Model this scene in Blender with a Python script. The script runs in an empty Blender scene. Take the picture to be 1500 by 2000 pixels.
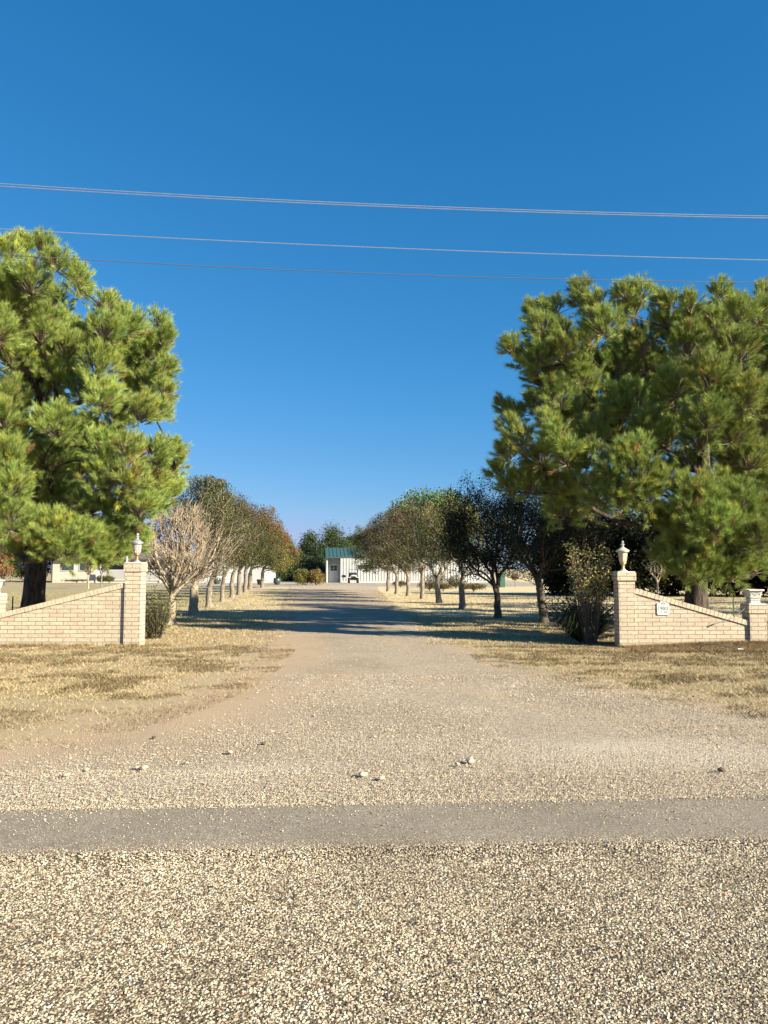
import bpy, math, random
import numpy as np
from mathutils import Vector
C = bpy.context.scene.collection
R = np.random.default_rng(7)
random.seed(7)
# ------------------------------------------------------------------ camera model
F = 1500.0; CH = 1.5; TILT = math.atan(111 / F)
ct, st = math.cos(TILT), math.sin(TILT)
def ray(px, py):
    u = (px - 750) / F; v = (1000 - py) / F
    return u, ct - v * st, st + v * ct
def P(px, py, D):
    u, y, z = ray(px, py); s = D / y
    return np.array([u * s, D, CH + z * s])
def G(px, py):
    u, y, z = ray(px, py); s = CH / -z
    return np.array([u * s, y * s, 0.0])
def X(px, D):
    return P(px, 1111, D)[0]
def Z(py, D):
    return P(750, py, D)[2]

# ------------------------------------------------------------------ object helpers
def tag(o, label=None, cat=None, group=None, kind=None):
    if label: o['label'] = label
    if cat: o['category'] = cat
    if group: o['group'] = group
    if kind: o['kind'] = kind
    return o
def empty(name, loc=(0, 0, 0), rz=0.0, label=None, cat=None, group=None):
    o = bpy.data.objects.new(name, None); C.objects.link(o)
    o.location = tuple(float(a) for a in loc); o.rotation_euler = (0, 0, rz); o.empty_display_size = .2
    return tag(o, label, cat, group)
def raw(name, V, Fc, mat, parent=None, tint=None, smooth=False, nper=None):
    """V (n,3); Fc either (m,k) int array or list of faces"""
    me = bpy.data.meshes.new(name)
    V = np.asarray(V, dtype=np.float32)
    if isinstance(Fc, np.ndarray):
        m, k = Fc.shape
        me.vertices.add(len(V)); me.vertices.foreach_set('co', V.ravel())
        me.loops.add(m * k); me.loops.foreach_set('vertex_index', Fc.astype(np.int32).ravel())
        me.polygons.add(m)
        me.polygons.foreach_set('loop_start', np.arange(0, m * k, k, dtype=np.int32))
        me.polygons.foreach_set('loop_total', np.full(m, k, dtype=np.int32))
        me.update(calc_edges=True)
    else:
        me.from_pydata([tuple(v) for v in V.tolist()], [], Fc); me.update()
    if tint is not None:
        t = np.asarray(tint, dtype=np.float32)
        if t.shape[1] == 3: t = np.hstack([t, np.ones((len(t), 1), np.float32)])
        a = me.color_attributes.new('tint', 'FLOAT_COLOR', 'POINT'); a.data.foreach_set('color', t.ravel())
    me.polygons.foreach_set('use_smooth', np.full(len(me.polygons), smooth, dtype=bool))
    if mat: me.materials.append(mat)
    o = bpy.data.objects.new(name, me); C.objects.link(o)
    if parent: o.parent = parent
    return o

class MB:
    """collects shapes into one mesh, with metre UVs"""
    def __init__(s): s.v = []; s.f = []; s.uv = []
    def face(s, pts, uv=None):
        i = len(s.v); s.v += [tuple(map(float, p)) for p in pts]; s.f.append(list(range(i, i + len(pts))))
        if uv is None:
            a, b, c = Vector(pts[0]), Vector(pts[1]), Vector(pts[2])
            n = (b - a).cross(c - b); ax = max(range(3), key=lambda k: abs(n[k]))
            uv = [((p[0], p[2]) if ax == 1 else (p[1] + .1, p[2]) if ax == 0 else (p[0], p[1])) for p in pts]
        s.uv += [tuple(map(float, q)) for q in uv]
    def box(s, x0, x1, y0, y1, z0, z1):
        p = [(x, y, z) for z in (z0, z1) for y in (y0, y1) for x in (x0, x1)]
        for q in ((0, 2, 3, 1), (4, 5, 7, 6), (0, 1, 5, 4), (1, 3, 7, 5), (3, 2, 6, 7), (2, 0, 4, 6)):
            s.face([p[k] for k in q])
        return s
    def bar(s, a, b, r, n=6, r2=None, cap=True):
        a = Vector(a); b = Vector(b); d = (b - a).normalized()
        t = d.cross(Vector((0, 0, 1)));
        if t.length < 1e-3: t = Vector((1, 0, 0))
        t.normalize(); w = d.cross(t); r2 = r if r2 is None else r2
        A = []; B = []
        for k in range(n):
            an = 2 * math.pi * k / n; o = t * math.cos(an) + w * math.sin(an)
            A.append(a + o * r); B.append(b + o * r2)
        for k in range(n):
            j = (k + 1) % n; s.face([A[k], B[k], B[j], A[j]])
        if cap: s.face(A); s.face(B[::-1])
        return s
    def path(s, pts, r, n=6):
        for a, b in zip(pts[:-1], pts[1:]): s.bar(a, b, r, n)
        return s
    def lathe(s, prof, c=(0, 0, 0), n=20, sq=False):
        rings = []
        for r, z in prof:
            ring = []
            for k in range(n):
                an = 2 * math.pi * (k + .5) / n
                x, y = math.cos(an), math.sin(an)
                if sq: m = max(abs(x), abs(y)); x, y = x / m, y / m
                ring.append((c[0] + r * x, c[1] + r * y, c[2] + z))
            rings.append(ring)
        for A, B in zip(rings[:-1], rings[1:]):
            for k in range(n):
                j = (k + 1) % n; s.face([A[k], A[j], B[j], B[k]])
        s.face(rings[0][::-1]); s.face(rings[-1]); return s
    def build(s, name, mat, parent=None, smooth=False, bevel=0):
        me = bpy.data.meshes.new(name); me.from_pydata(s.v, [], s.f)
        uvl = me.uv_layers.new(name='UVMap'); uvl.data.foreach_set('uv', np.array(s.uv, dtype=np.float32).ravel())
        me.materials.append(mat)
        o = bpy.data.objects.new(name, me); C.objects.link(o)
        if smooth:
            import bmesh
            bm = bmesh.new(); bm.from_mesh(me); bmesh.ops.remove_doubles(bm, verts=bm.verts, dist=1e-5)
            bm.to_mesh(me); bm.free()
            me.polygons.foreach_set('use_smooth', np.ones(len(me.polygons), dtype=bool))
            me.set_sharp_from_angle(angle=math.radians(40))
        if bevel:
            import bmesh
            bm = bmesh.new(); bm.from_mesh(me); bmesh.ops.remove_doubles(bm, verts=bm.verts, dist=1e-5)
            bm.to_mesh(me); bm.free()
            b = o.modifiers.new('bevel', 'BEVEL'); b.width = bevel; b.segments = 2
        if parent: o.parent = parent
        return o

# ------------------------------------------------------------------ materials
def newmat(name):
    m = bpy.data.materials.new(name); m.use_nodes = True
    nt = m.node_tree; return m, nt, nt.nodes, nt.links, nt.nodes['Principled BSDF']
def coordn(nt, kind='Object'):
    return nt.nodes.new('ShaderNodeTexCoord').outputs[kind]
def noise(nt, vec, scale, detail=4, rough=.55):
    n = nt.nodes.new('ShaderNodeTexNoise'); n.inputs['Scale'].default_value = scale
    n.inputs['Detail'].default_value = detail; n.inputs['Roughness'].default_value = rough
    if vec: nt.links.new(vec, n.inputs['Vector'])
    return n.outputs['Fac']
def ramp(nt, fac, stops):
    r = nt.nodes.new('ShaderNodeValToRGB'); e = r.color_ramp.elements
    while len(e) < len(stops): e.new(.5)
    for k, (p, c) in enumerate(stops):
        e[k].position = p; e[k].color = (*c, 1) if len(c) == 3 else c
    nt.links.new(fac, r.inputs['Fac']); return r.outputs['Color']
def mix(nt, fac, a, b, mode='MIX'):
    m = nt.nodes.new('ShaderNodeMix'); m.data_type = 'RGBA'; m.blend_type = mode
    for s, v in ((m.inputs['Factor'], fac), (m.inputs['A'], a), (m.inputs['B'], b)):
        if isinstance(v, (int, float)): s.default_value = v
        elif isinstance(v, tuple): s.default_value = (*v, 1)
        else: nt.links.new(v, s)
    return m.outputs['Result']
def bump(nt, h, bs, strength=.5, dist=.01):
    b = nt.nodes.new('ShaderNodeBump'); b.inputs['Strength'].default_value = strength
    b.inputs['Distance'].default_value = dist
    nt.links.new(h, b.inputs['Height']); nt.links.new(b.outputs['Normal'], bs.inputs['Normal'])
def plain(name, col, rough=.6, metal=0, var=.25, scale=6, bmp=0):
    m, nt, N, L, bs = newmat(name)
    v = coordn(nt); n = noise(nt, v, scale)
    lo = tuple(c * (1 - var) for c in col); hi = tuple(min(1, c * (1 + var)) for c in col)
    L.new(ramp(nt, n, [(.3, lo), (.7, hi)]), bs.inputs['Base Color'])
    bs.inputs['Roughness'].default_value = rough; bs.inputs['Metallic'].default_value = metal
    if bmp: bump(nt, noise(nt, v, scale * 8), bs, bmp, .01)
    return m
def foliage(name, trans=.3, rough=.55):
    m, nt, N, L, bs = newmat(name)
    a = N.new('ShaderNodeAttribute'); a.attribute_name = 'tint'
    L.new(a.outputs['Color'], bs.inputs['Base Color']); bs.inputs['Roughness'].default_value = rough
    bs.inputs['Specular IOR Level'].default_value = .16
    if trans:
        t = N.new('ShaderNodeBsdfTranslucent'); L.new(a.outputs['Color'], t.inputs['Color'])
        x = N.new('ShaderNodeMixShader'); x.inputs[0].default_value = trans
        L.new(bs.outputs[0], x.inputs[1]); L.new(t.outputs[0], x.inputs[2])
        L.new(x.outputs[0], N['Material Output'].inputs['Surface'])
    return m
def bark(name, c1, c2, scale=9, stretch=.22, bd=.02):
    m, nt, N, L, bs = newmat(name); v = coordn(nt)
    mp = N.new('ShaderNodeMapping'); mp.inputs['Scale'].default_value = (1, 1, stretch); L.new(v, mp.inputs['Vector'])
    n = noise(nt, mp.outputs['Vector'], scale * 1.7, 6, .65)
    L.new(ramp(nt, n, [(.38, c1), (.62, c2)]), bs.inputs['Base Color']); bs.inputs['Roughness'].default_value = .9
    bump(nt, n, bs, .9, bd); return m

M = {}
M['needle'] = foliage('pine needles', .2, .42)
M['leaf'] = foliage('broad leaves', .25, .5)
M['straw'] = foliage('straw', .15, .7)
M['pinebark'] = bark('pine bark', (.012, .008, .006), (.105, .075, .055), 6, .25, .06)
M['pearbark'] = bark('pear bark', (.13, .105, .08), (.33, .28, .22), 14, .25, .01)
M['palebark'] = bark('pale bark', (.26, .20, .14), (.52, .43, .31), 14, .25, .01)
M['pinetwig'] = bark('pine twig', (.16, .12, .085), (.34, .28, .21), 14, .5, .01)
M['darkbark'] = bark('dark bark', (.06, .045, .035), (.17, .135, .10), 14, .3, .01)

def stonemat():
    m, nt, N, L, bs = newmat('stones')
    a = N.new('ShaderNodeAttribute'); a.attribute_name = 'tint'
    L.new(a.outputs['Color'], bs.inputs['Base Color']); bs.inputs['Roughness'].default_value = .8
    return m
M['stone'] = stonemat()

def groundmat():
    m, nt, N, L, bs = newmat('dry lawn'); v = coordn(nt)
    big = noise(nt, v, .18, 4); mid = noise(nt, v, 1.6, 5, .65)
    mp = N.new('ShaderNodeMapping'); mp.inputs['Scale'].default_value = (1, 1.6, 1); L.new(v, mp.inputs['Vector'])
    fine = noise(nt, mp.outputs['Vector'], 22, 6, .75)
    c = ramp(nt, mid, [(.30, (.24, .165, .09)), (.45, (.38, .29, .16)), (.62, (.50, .40, .235)), (.8, (.56, .44, .28))])
    g = ramp(nt, fine, [(.3, (.13, .10, .045)), (.5, (.36, .28, .15)), (.7, (.58, .47, .28))])
    c2 = mix(nt, .5, c, g)
    gm = ramp(nt, big, [(.6, (0, 0, 0)), (.75, (.4, .4, .4))])
    c3 = mix(nt, gm, c2, (.22, .21, .085))
    a = N.new('ShaderNodeAttribute'); a.attribute_name = 'tint'
    sp = N.new('ShaderNodeSeparateColor'); L.new(a.outputs['Color'], sp.inputs[0])
    c4 = mix(nt, sp.outputs[0], c3, mix(nt, .45, c2, (.27, .25, .105)))      # greener house lawn
    c5 = mix(nt, sp.outputs[1], c4, mix(nt, .25, (.80, .66, .38), c2))       # bleached pasture, colour raised further to stand in for sunlight
    c6 = mix(nt, sp.outputs[2], c5, mix(nt, .3, c2, (.17, .11, .065)))      # litter under the pines
    en = noise(nt, v, 4, 5, .7); ea = N.new('ShaderNodeMath'); ea.operation = 'MULTIPLY_ADD'; L.new(en, ea.inputs[0]); ea.inputs[1].default_value = .9; ea.inputs[2].default_value = -.45
    eb = N.new('ShaderNodeMath'); eb.operation = 'ADD'; eb.use_clamp = True; L.new(ea.outputs[0], eb.inputs[0]); L.new(a.outputs['Alpha'], eb.inputs[1])
    c6 = mix(nt, eb.outputs[0], c6, mix(nt, .3, (.50, .38, .245), g))
    L.new(c6, bs.inputs['Base Color']); bs.inputs['Roughness'].default_value = .95
    bump(nt, fine, bs, .8, .03); return m
M['ground'] = groundmat()

def gravelmat(name, lo, midc, hi, dirt, scale, bd=.012):
    m, nt, N, L, bs = newmat(name); v = coordn(nt)
    vo = N.new('ShaderNodeTexVoronoi'); vo.inputs['Scale'].default_value = scale; L.new(v, vo.inputs['Vector'])
    sp = N.new('ShaderNodeSeparateColor'); L.new(vo.outputs['Color'], sp.inputs[0])
    st_ = ramp(nt, sp.outputs[0], [(0, lo), (.35, midc), (.8, hi), (1, tuple(min(1, x * 1.25) for x in hi))])
    edge = ramp(nt, vo.outputs['Distance'], [(.25, (1, 1, 1)), (.75, (.42, .38, .34))])
    g = mix(nt, 1.0, st_, edge, 'MULTIPLY')
    fine = noise(nt, v, 30, 6, .7)
    d = mix(nt, .6, ramp(nt, fine, [(.3, tuple(x * .72 for x in dirt)), (.7, tuple(min(1, x * 1.22) for x in dirt))]), dirt)
    a = N.new('ShaderNodeAttribute'); a.attribute_name = 'tint'
    s2 = N.new('ShaderNodeSeparateColor'); L.new(a.outputs['Color'], s2.inputs[0])
    nm = noise(nt, v, 3.5, 5, .7)
    add = N.new('ShaderNodeMath'); add.operation = 'ADD'; L.new(s2.outputs[0], add.inputs[0])
    mm = N.new('ShaderNodeMath'); mm.operation = 'MULTIPLY_ADD'; L.new(nm, mm.inputs[0]); mm.inputs[1].default_value = .9; mm.inputs[2].default_value = -.45
    L.new(mm.outputs[0], add.inputs[1]); add.use_clamp = True
    c = mix(nt, add.outputs[0], g, d)
    c = mix(nt, s2.outputs[1], c, mix(nt, .5, g, (.72, .65, .52)))
    big = noise(nt, v, .7, 4, .6)
    c = mix(nt, .55, c, ramp(nt, big, [(.3, (.62, .60, .58)), (.5, (.9, .89, .88)), (.72, (1, 1, 1))]), 'MULTIPLY')
    L.new(c, bs.inputs['Base Color']); bs.inputs['Roughness'].default_value = .9
    inv = N.new('ShaderNodeMath'); inv.operation = 'SUBTRACT'; inv.inputs[0].default_value = 1; L.new(vo.outputs['Distance'], inv.inputs[1])
    bump(nt, inv.outputs[0], bs, .8, bd); return m
M['gravel'] = gravelmat('driveway gravel', (.28, .22, .155), (.56, .47, .345), (.72, .62, .475), (.50, .37, .235), 75)
M['yard'] = gravelmat('pale yard gravel', (.38, .33, .26), (.52, .46, .36), (.62, .56, .45), (.56, .48, .36), 40)
M['chip'] = gravelmat('chip seal', (.05, .036, .02), (.20, .155, .09), (.50, .42, .27), (.12, .09, .055), 85, .01)

def asphaltmat():
    m, nt, N, L, bs = newmat('worn asphalt'); v = coordn(nt)
    vo = N.new('ShaderNodeTexVoronoi'); vo.inputs['Scale'].default_value = 170; L.new(v, vo.inputs['Vector'])
    sp = N.new('ShaderNodeSeparateColor'); L.new(vo.outputs['Color'], sp.inputs[0])
    c = ramp(nt, sp.outputs[0], [(0, (.20, .17, .125)), (.5, (.29, .25, .19)), (.86, (.36, .31, .235)), (1, (.62, .54, .42))])
    big = noise(nt, v, 1.3, 5, .6)
    c = mix(nt, .8, c, ramp(nt, big, [(.3, (.70, .68, .66)), (.7, (1.0, 1, 1))]), 'MULTIPLY')
    med = noise(nt, v, 9, 4, .6); c = mix(nt, .5, c, ramp(nt, med, [(.35, (.82, .8, .78)), (.65, (1, 1, 1))]), 'MULTIPLY')
    L.new(c, bs.inputs['Base Color']); bs.inputs['Roughness'].default_value = .85
    bump(nt, sp.outputs[0], bs, .35, .004); return m
M['asphalt'] = asphaltmat()

def brickmat():
    m, nt, N, L, bs = newmat('cream brick'); uv = coordn(nt, 'UV')
    b = N.new('ShaderNodeTexBrick'); L.new(uv, b.inputs['Vector'])
    for k, x in (('Scale', 1), ('Mortar Size', .0055), ('Mortar Smooth', .1), ('Bias', 0), ('Brick Width', .272), ('Row Height', .0797)):
        b.inputs[k].default_value = x
    b.inputs['Color1'].default_value = (.67, .57, .435, 1); b.inputs['Color2'].default_value = (.57, .48, .37, 1)
    b.inputs['Mortar'].default_value = (.19, .16, .125, 1)
    n = noise(nt, uv, 28, 5, .7); n2 = noise(nt, uv, 3, 3, .6)
    c = mix(nt, .75, b.outputs['Color'], ramp(nt, n, [(.36, (.60, .50, .42)), (.52, (1, 1, 1))]), 'MULTIPLY')
    c = mix(nt, .5, c, ramp(nt, n2, [(.3, (.82, .76, .72)), (.65, (1, 1, 1))]), 'MULTIPLY')
    sx_ = N.new('ShaderNodeSeparateXYZ'); L.new(uv, sx_.inputs[0]); gn = N.new('ShaderNodeMath'); gn.operation = 'MULTIPLY_ADD'; L.new(noise(nt, uv, 7, 4, .6), gn.inputs[0]); gn.inputs[1].default_value = .22; L.new(sx_.outputs['Y'], gn.inputs[2])
    c = mix(nt, ramp(nt, gn.outputs[0], [(.09, (.7, .7, .7)), (.19, (0, 0, 0))]), c, (.33, .235, .14))
    L.new(c, bs.inputs['Base Color']); bs.inputs['Roughness'].default_value = .85
    inv = N.new('ShaderNodeMath'); inv.operation = 'SUBTRACT'; inv.inputs[0].default_value = 1; L.new(b.outputs['Fac'], inv.inputs[1])
    bump(nt, inv.outputs[0], bs, .6, .006); return m
M['brick'] = brickmat()
M['capbrick'] = plain('cap brick', (.60, .50, .365), .85, 0, .16, 9, .3)
M['mortar'] = plain('mortar', (.22, .19, .15), .9)
M['cast'] = plain('cast stone', (.62, .60, .55), .8, 0, .10, 14, .2)
M['pewter'] = plain('weathered pewter paint', (.40, .41, .42), .5, .3, .2, 20)
M['paleverd'] = plain('pale weathered paint', (.55, .55, .47), .6, 0, .2, 20)
M['copper'] = plain('tarnished brass', (.36, .23, .11), .5, .5, .3, 25)
M['brass'] = plain('aged brass', (.50, .39, .20), .5, .4, .3, 25)
M['white'] = plain('white paint', (.68, .68, .65), .5, 0, .04, 3)
M['black'] = plain('black plastic', (.02, .02, .02), .5)
M['wire'] = plain('bare aluminium wire', (.60, .62, .66), .35, .6, .1)
M['darkwire'] = plain('weathered wire', (.16, .17, .20), .5, .3, .1)
M['greenroof'] = plain('green metal roof', (.04, .10, .10), .55, .0, .1, 2)
M['greenpaint'] = plain('green paint', (.012, .09, .05), .5, 0, .15, 5)
M['stakegreen'] = plain('green post paint', (.02, .07, .03), .5, 0, .15, 5)
M['shingle'] = plain('roof shingle', (.14, .12, .105), .9, 0, .3, 8, .4)
M['housestone'] = plain('pale house brick', (.60, .53, .44), .85, 0, .14, 7, .3)
M['darkwall'] = plain('brown trim', (.11, .075, .05), .8)
M['tin'] = plain('galvanised', (.35, .36, .37), .45, .5, .15)
M['pot'] = plain('glazed pot', (.06, .085, .08), .3, 0, .2, 6)
M['hose'] = plain('black rubber', (.025, .022, .02), .6)
def glass(name, col, alpha_rough=.25):
    m, nt, N, L, bs = newmat(name)
    bs.inputs['Base Color'].default_value = (*col, 1); bs.inputs['Roughness'].default_value = alpha_rough
    bs.inputs['Transmission Weight'].default_value = .55; bs.inputs['IOR'].default_value = 1.2
    n = noise(nt, coordn(nt), 40, 3); bump(nt, n, bs, .2, .003); return m
M['lampglass'] = glass('clear lamp glass', (.85, .85, .8))
M['frost'] = glass('cloudy lamp glass', (.80, .70, .52), .5)
M['frost'].node_tree.nodes['Principled BSDF'].inputs['Transmission Weight'].default_value = .2
def win():
    m, nt, N, L, bs = newmat('window glass'); bs.inputs['Base Color'].default_value = (.05, .065, .075, 1)
    bs.inputs['Roughness'].default_value = .12; return m
M['glass'] = win()

# overall reflectance of each material (real-world albedos for the exposure used)
def albedo(m, k):
    nt = m.node_tree
    for nd in list(nt.nodes):
        nm = 'Base Color' if nd.type == 'BSDF_PRINCIPLED' else 'Color' if nd.type == 'BSDF_TRANSLUCENT' else None
        if not nm: continue
        sk_ = nd.inputs[nm]
        if sk_.is_linked:
            src = sk_.links[0].from_socket; nt.links.new(mix(nt, 1.0, src, (k, k, k), 'MULTIPLY'), sk_)
        else: sk_.default_value = tuple(c * k for c in sk_.default_value[:3]) + (1,)
for m_ in M.values(): albedo(m_, {M['needle']: 1.1, M['leaf']: .88, M['brick']: .80, M['capbrick']: .80, M['asphalt']: .78}.get(m_, .82))

# ------------------------------------------------------------------ light, sky, camera
AZ = math.radians(120); EL = math.radians(26)
sd = Vector((math.sin(AZ) * math.cos(EL), math.cos(AZ) * math.cos(EL), math.sin(EL)))
w = bpy.data.worlds.new('World'); bpy.context.scene.world = w; w.use_nodes = True
nt = w.node_tree; sky = nt.nodes.new('ShaderNodeTexSky'); sky.sky_type = 'NISHITA'; sky.sun_disc = False
sky.sun_elevation = EL; sky.sun_rotation = AZ; sky.altitude = 900; sky.air_density = 1.15; sky.dust_density = .1; sky.ozone_density = 2.2
# deepen the sky towards the dry high-plains blue of the place, channel by channel
sk = nt.nodes.new('ShaderNodeSeparateColor'); ck = nt.nodes.new('ShaderNodeCombineColor'); nt.links.new(sky.outputs[0], sk.inputs[0])
K = .145
for ch, (a_, g_) in enumerate(((.448, 1.44), (.561, .71), (.884, .624))):
    m1 = nt.nodes.new('ShaderNodeMath'); m1.operation = 'MULTIPLY'; m1.inputs[1].default_value = K; nt.links.new(sk.outputs[ch], m1.inputs[0])
    m2 = nt.nodes.new('ShaderNodeMath'); m2.operation = 'POWER'; m2.inputs[1].default_value = g_; mc = nt.nodes.new('ShaderNodeMath'); mc.operation = 'MINIMUM'; mc.inputs[1].default_value = .98; nt.links.new(m1.outputs[0], mc.inputs[0]); nt.links.new(mc.outputs[0], m2.inputs[0])
    m3 = nt.nodes.new('ShaderNodeMath'); m3.operation = 'MULTIPLY'; m3.inputs[1].default_value = a_ / K; nt.links.new(m2.outputs[0], m3.inputs[0])
    nt.links.new(m3.outputs[0], ck.inputs[ch])
nt.links.new(ck.outputs[0], nt.nodes['Background'].inputs['Color'])
nt.nodes['Background'].inputs['Strength'].default_value = .0512
sl = bpy.data.lights.new('sun', 'SUN'); sl.energy = 5.0; sl.angle = math.radians(.53); sl.color = (1, .90, .70)
so = bpy.data.objects.new('sun', sl); C.objects.link(so); so.rotation_euler = sd.to_track_quat('Z', 'Y').to_euler(); so.location = (20, -20, 30)
cam = bpy.data.cameras.new('camera'); co = bpy.data.objects.new('camera', cam); C.objects.link(co)
cam.sensor_fit = 'VERTICAL'; cam.sensor_height = 32; cam.sensor_width = 24; cam.lens = 24; cam.clip_end = 3000; cam.clip_start = .05
co.location = (0, 0, CH); co.rotation_euler = (math.pi / 2 + TILT, 0, 0)
S = bpy.context.scene; S.camera = co; S.render.resolution_x = 768; S.render.resolution_y = 1024
S.view_settings.view_transform = 'Standard'; S.view_settings.look = 'None'; S.view_settings.exposure = 1.5; S.view_settings.gamma = 1

# ------------------------------------------------------------------ numpy shape makers
def norm(a): return a / np.maximum(np.linalg.norm(a, axis=-1, keepdims=True), 1e-9)
def rdir(n, rg=R): return norm(rg.normal(size=(n, 3)))
def frusta(A, B, ra, rb, k=5):
    A = np.asarray(A, float); B = np.asarray(B, float); ra = np.asarray(ra); rb = np.asarray(rb)
    d = norm(B - A); h = np.where(np.abs(d[:, 2:3]) > .9, np.array([[1., 0, 0]]), np.array([[0, 0, 1.]]))
    t = norm(np.cross(d, h)); wv = np.cross(d, t)
    an = np.arange(k) * 2 * math.pi / k
    o = t[:, None, :] * np.cos(an)[None, :, None] + wv[:, None, :] * np.sin(an)[None, :, None]
    VA = A[:, None] + o * ra[:, None, None]; VB = B[:, None] + o * rb[:, None, None]
    V = np.concatenate([VA, VB], 1).reshape(-1, 3); n = len(A)
    i = np.arange(k); j = (i + 1) % k
    q = np.stack([i, i + k, j + k, j], 1)
    return V, (q[None] + (np.arange(n) * 2 * k)[:, None, None]).reshape(-1, 4)
def joinVF(parts):
    V = []; Fc = []; o = 0
    for v, f in parts: V.append(v); Fc.append(f + o); o += len(v)
    return np.concatenate(V), np.concatenate(Fc)
def leaves(pos, size, tint, rg=R, aspect=.55, up=0.0, fold=.0):
    n = len(pos); a = rdir(n, rg); b = norm(np.cross(a, rdir(n, rg)))
    if up: a[:, 2] += up; a = norm(a)
    s = np.asarray(size) * np.ones(n)
    p0 = pos - a * s[:, None] * .5; p2 = pos + a * s[:, None] * .5
    p1 = pos + b * s[:, None] * .5 * aspect; p3 = pos - b * s[:, None] * .5 * aspect
    V = np.stack([p0, p1, p2, p3], 1).reshape(-1, 3)
    return V, np.arange(4 * n).reshape(-1, 4), np.repeat(tint, 4, 0)
def needles(base, dirs, L, n, nl, wd, tint, rg=R, spread=.75):
    Sn = len(base)
    t = rg.random((Sn, n)) ** .8; an = rg.random((Sn, n)) * 2 * math.pi
    h = np.where(np.abs(dirs[:, 2:3]) > .9, np.array([[1., 0, 0]]), np.array([[0, 0, 1.]]))
    u = norm(np.cross(dirs, h)); v = np.cross(dirs, u)
    rad = u[:, None] * np.cos(an)[..., None] + v[:, None] * np.sin(an)[..., None]
    nd = norm(dirs[:, None] + rad * (spread * (1.15 - .6 * t))[..., None] + rg.normal(size=(Sn, n, 3)) * .12)
    p = base[:, None] + dirs[:, None] * (t * L[:, None])[..., None]
    ln = nl * (.75 + .45 * rg.random((Sn, n)))
    sidev = norm(np.cross(nd, rdir(Sn * n, rg).reshape(Sn, n, 3))) * (wd / 2)
    V = np.stack([p - sidev, p + sidev, p + nd * ln[..., None]], 2).reshape(-1, 3)
    tc = tint[:, None] * (.75 + .5 * rg.random((Sn, n, 1)))
    tc = np.repeat(tc.reshape(-1, 3), 3, 0)
    return V, np.arange(Sn * n * 3).reshape(-1, 3), tc
OCT = np.array([[1, 0, 0], [-.5, .87, 0], [-.5, -.87, 0], [0, 0, 1], [.45, .78, .45], [-.9, 0, .45], [.45, -.78, .45]], float)
OCF = np.array([[0, 4, 6], [4, 1, 5], [5, 2, 6], [0, 1, 4], [1, 2, 5], [2, 0, 6], [3, 6, 4], [3, 4, 5], [3, 5, 6]])
def stones(xy, size, hfac, tint, z=0.0, rg=R):
    n = len(xy); an = rg.random(n) * 6.283; c, s = np.cos(an), np.sin(an)
    B = OCT[None] * np.stack([size * .5 * (.8 + .6 * rg.random(n)), size * .5 * (.7 + .4 * rg.random(n)), size * .5 * hfac * (.7 + .6 * rg.random(n))], 1)[:, None]
    B = B + rg.normal(size=B.shape) * (size * .07)[:, None, None]
    V = np.empty_like(B)
    V[..., 0] = B[..., 0] * c[:, None] - B[..., 1] * s[:, None] + xy[:, 0:1]
    V[..., 1] = B[..., 0] * s[:, None] + B[..., 1] * c[:, None] + xy[:, 1:2]
    V[..., 2] = B[..., 2] + z
    Fc = (OCF[None] + (np.arange(n) * 7)[:, None, None]).reshape(-1, 3)
    return V.reshape(-1, 3), Fc, np.repeat(tint, 7, 0)

def grow(trunk, targets, R0, r0=.006, pw=.35, step=.22, wig=.05, rg=R, curve=.45, minz=-1):
    """trunk: list of points; targets: (n,3). connects each target to the growing skeleton."""
    cap = 40000
    N = np.zeros((cap, 3)); par = np.full(cap, -1); pl = np.zeros(cap); dr = np.zeros((cap, 3)); n = len(trunk)
    N[:n] = trunk
    for i in range(1, n):
        par[i] = i - 1; pl[i] = 0; dr[i] = norm(N[i] - N[i - 1])
    dr[0] = dr[1] if n > 1 else np.array([0, 0, 1.])
    nt0 = n; start = max(1, n - max(2, n // 1)) if n > 3 else n - 1
    root = N[nt0 - 1] if n <= 4 else N[n // 3]
    order = np.argsort(np.linalg.norm(targets - root, axis=1)); tips = []
    for k in order:
        t = targets[k]; d = t - N[:n]; dist = np.linalg.norm(d, axis=1)
        cosa = (d * dr[:n]).sum(1) / np.maximum(dist, 1e-6)
        cost = dist * (1.35 - .35 * cosa) + pw * pl[:n] + np.where(N[:n, 2] > t[2] + .1, .8, 0)
        cost[:max(0, start - 1)] += 2.0
        cost[:nt0] += np.where(N[:nt0, 2] < minz, 4.0, 0)
        i = int(np.argmin(cost)); L = dist[i]
        m = max(1, int(L / step)); c = N[i] + dr[i] * L * curve
        prev = i; a = N[i].copy()
        for q in range(1, m + 1):
            s = q / m; pnt = (1 - s) ** 2 * a + 2 * s * (1 - s) * c + s * s * t
            if q < m: pnt = pnt + rg.normal(size=3) * wig * step
            N[n] = pnt; par[n] = prev; pl[n] = pl[prev] + np.linalg.norm(pnt - N[prev]); dr[n] = norm(pnt - N[prev]); prev = n; n += 1
        tips.append(prev)
    cnt = np.zeros(n); cnt[tips] = 1
    for i in range(n - 1, 0, -1): cnt[par[i]] += cnt[i]
    cnt = np.maximum(cnt, 1)
    p = math.log(R0 / r0) / math.log(max(cnt[nt0 - 1], 2)); rad = r0 * cnt ** p
    rad = np.minimum(rad, R0)
    return N[:n], par[:n], rad, nt0, np.array(tips), dr[:n]
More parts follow.
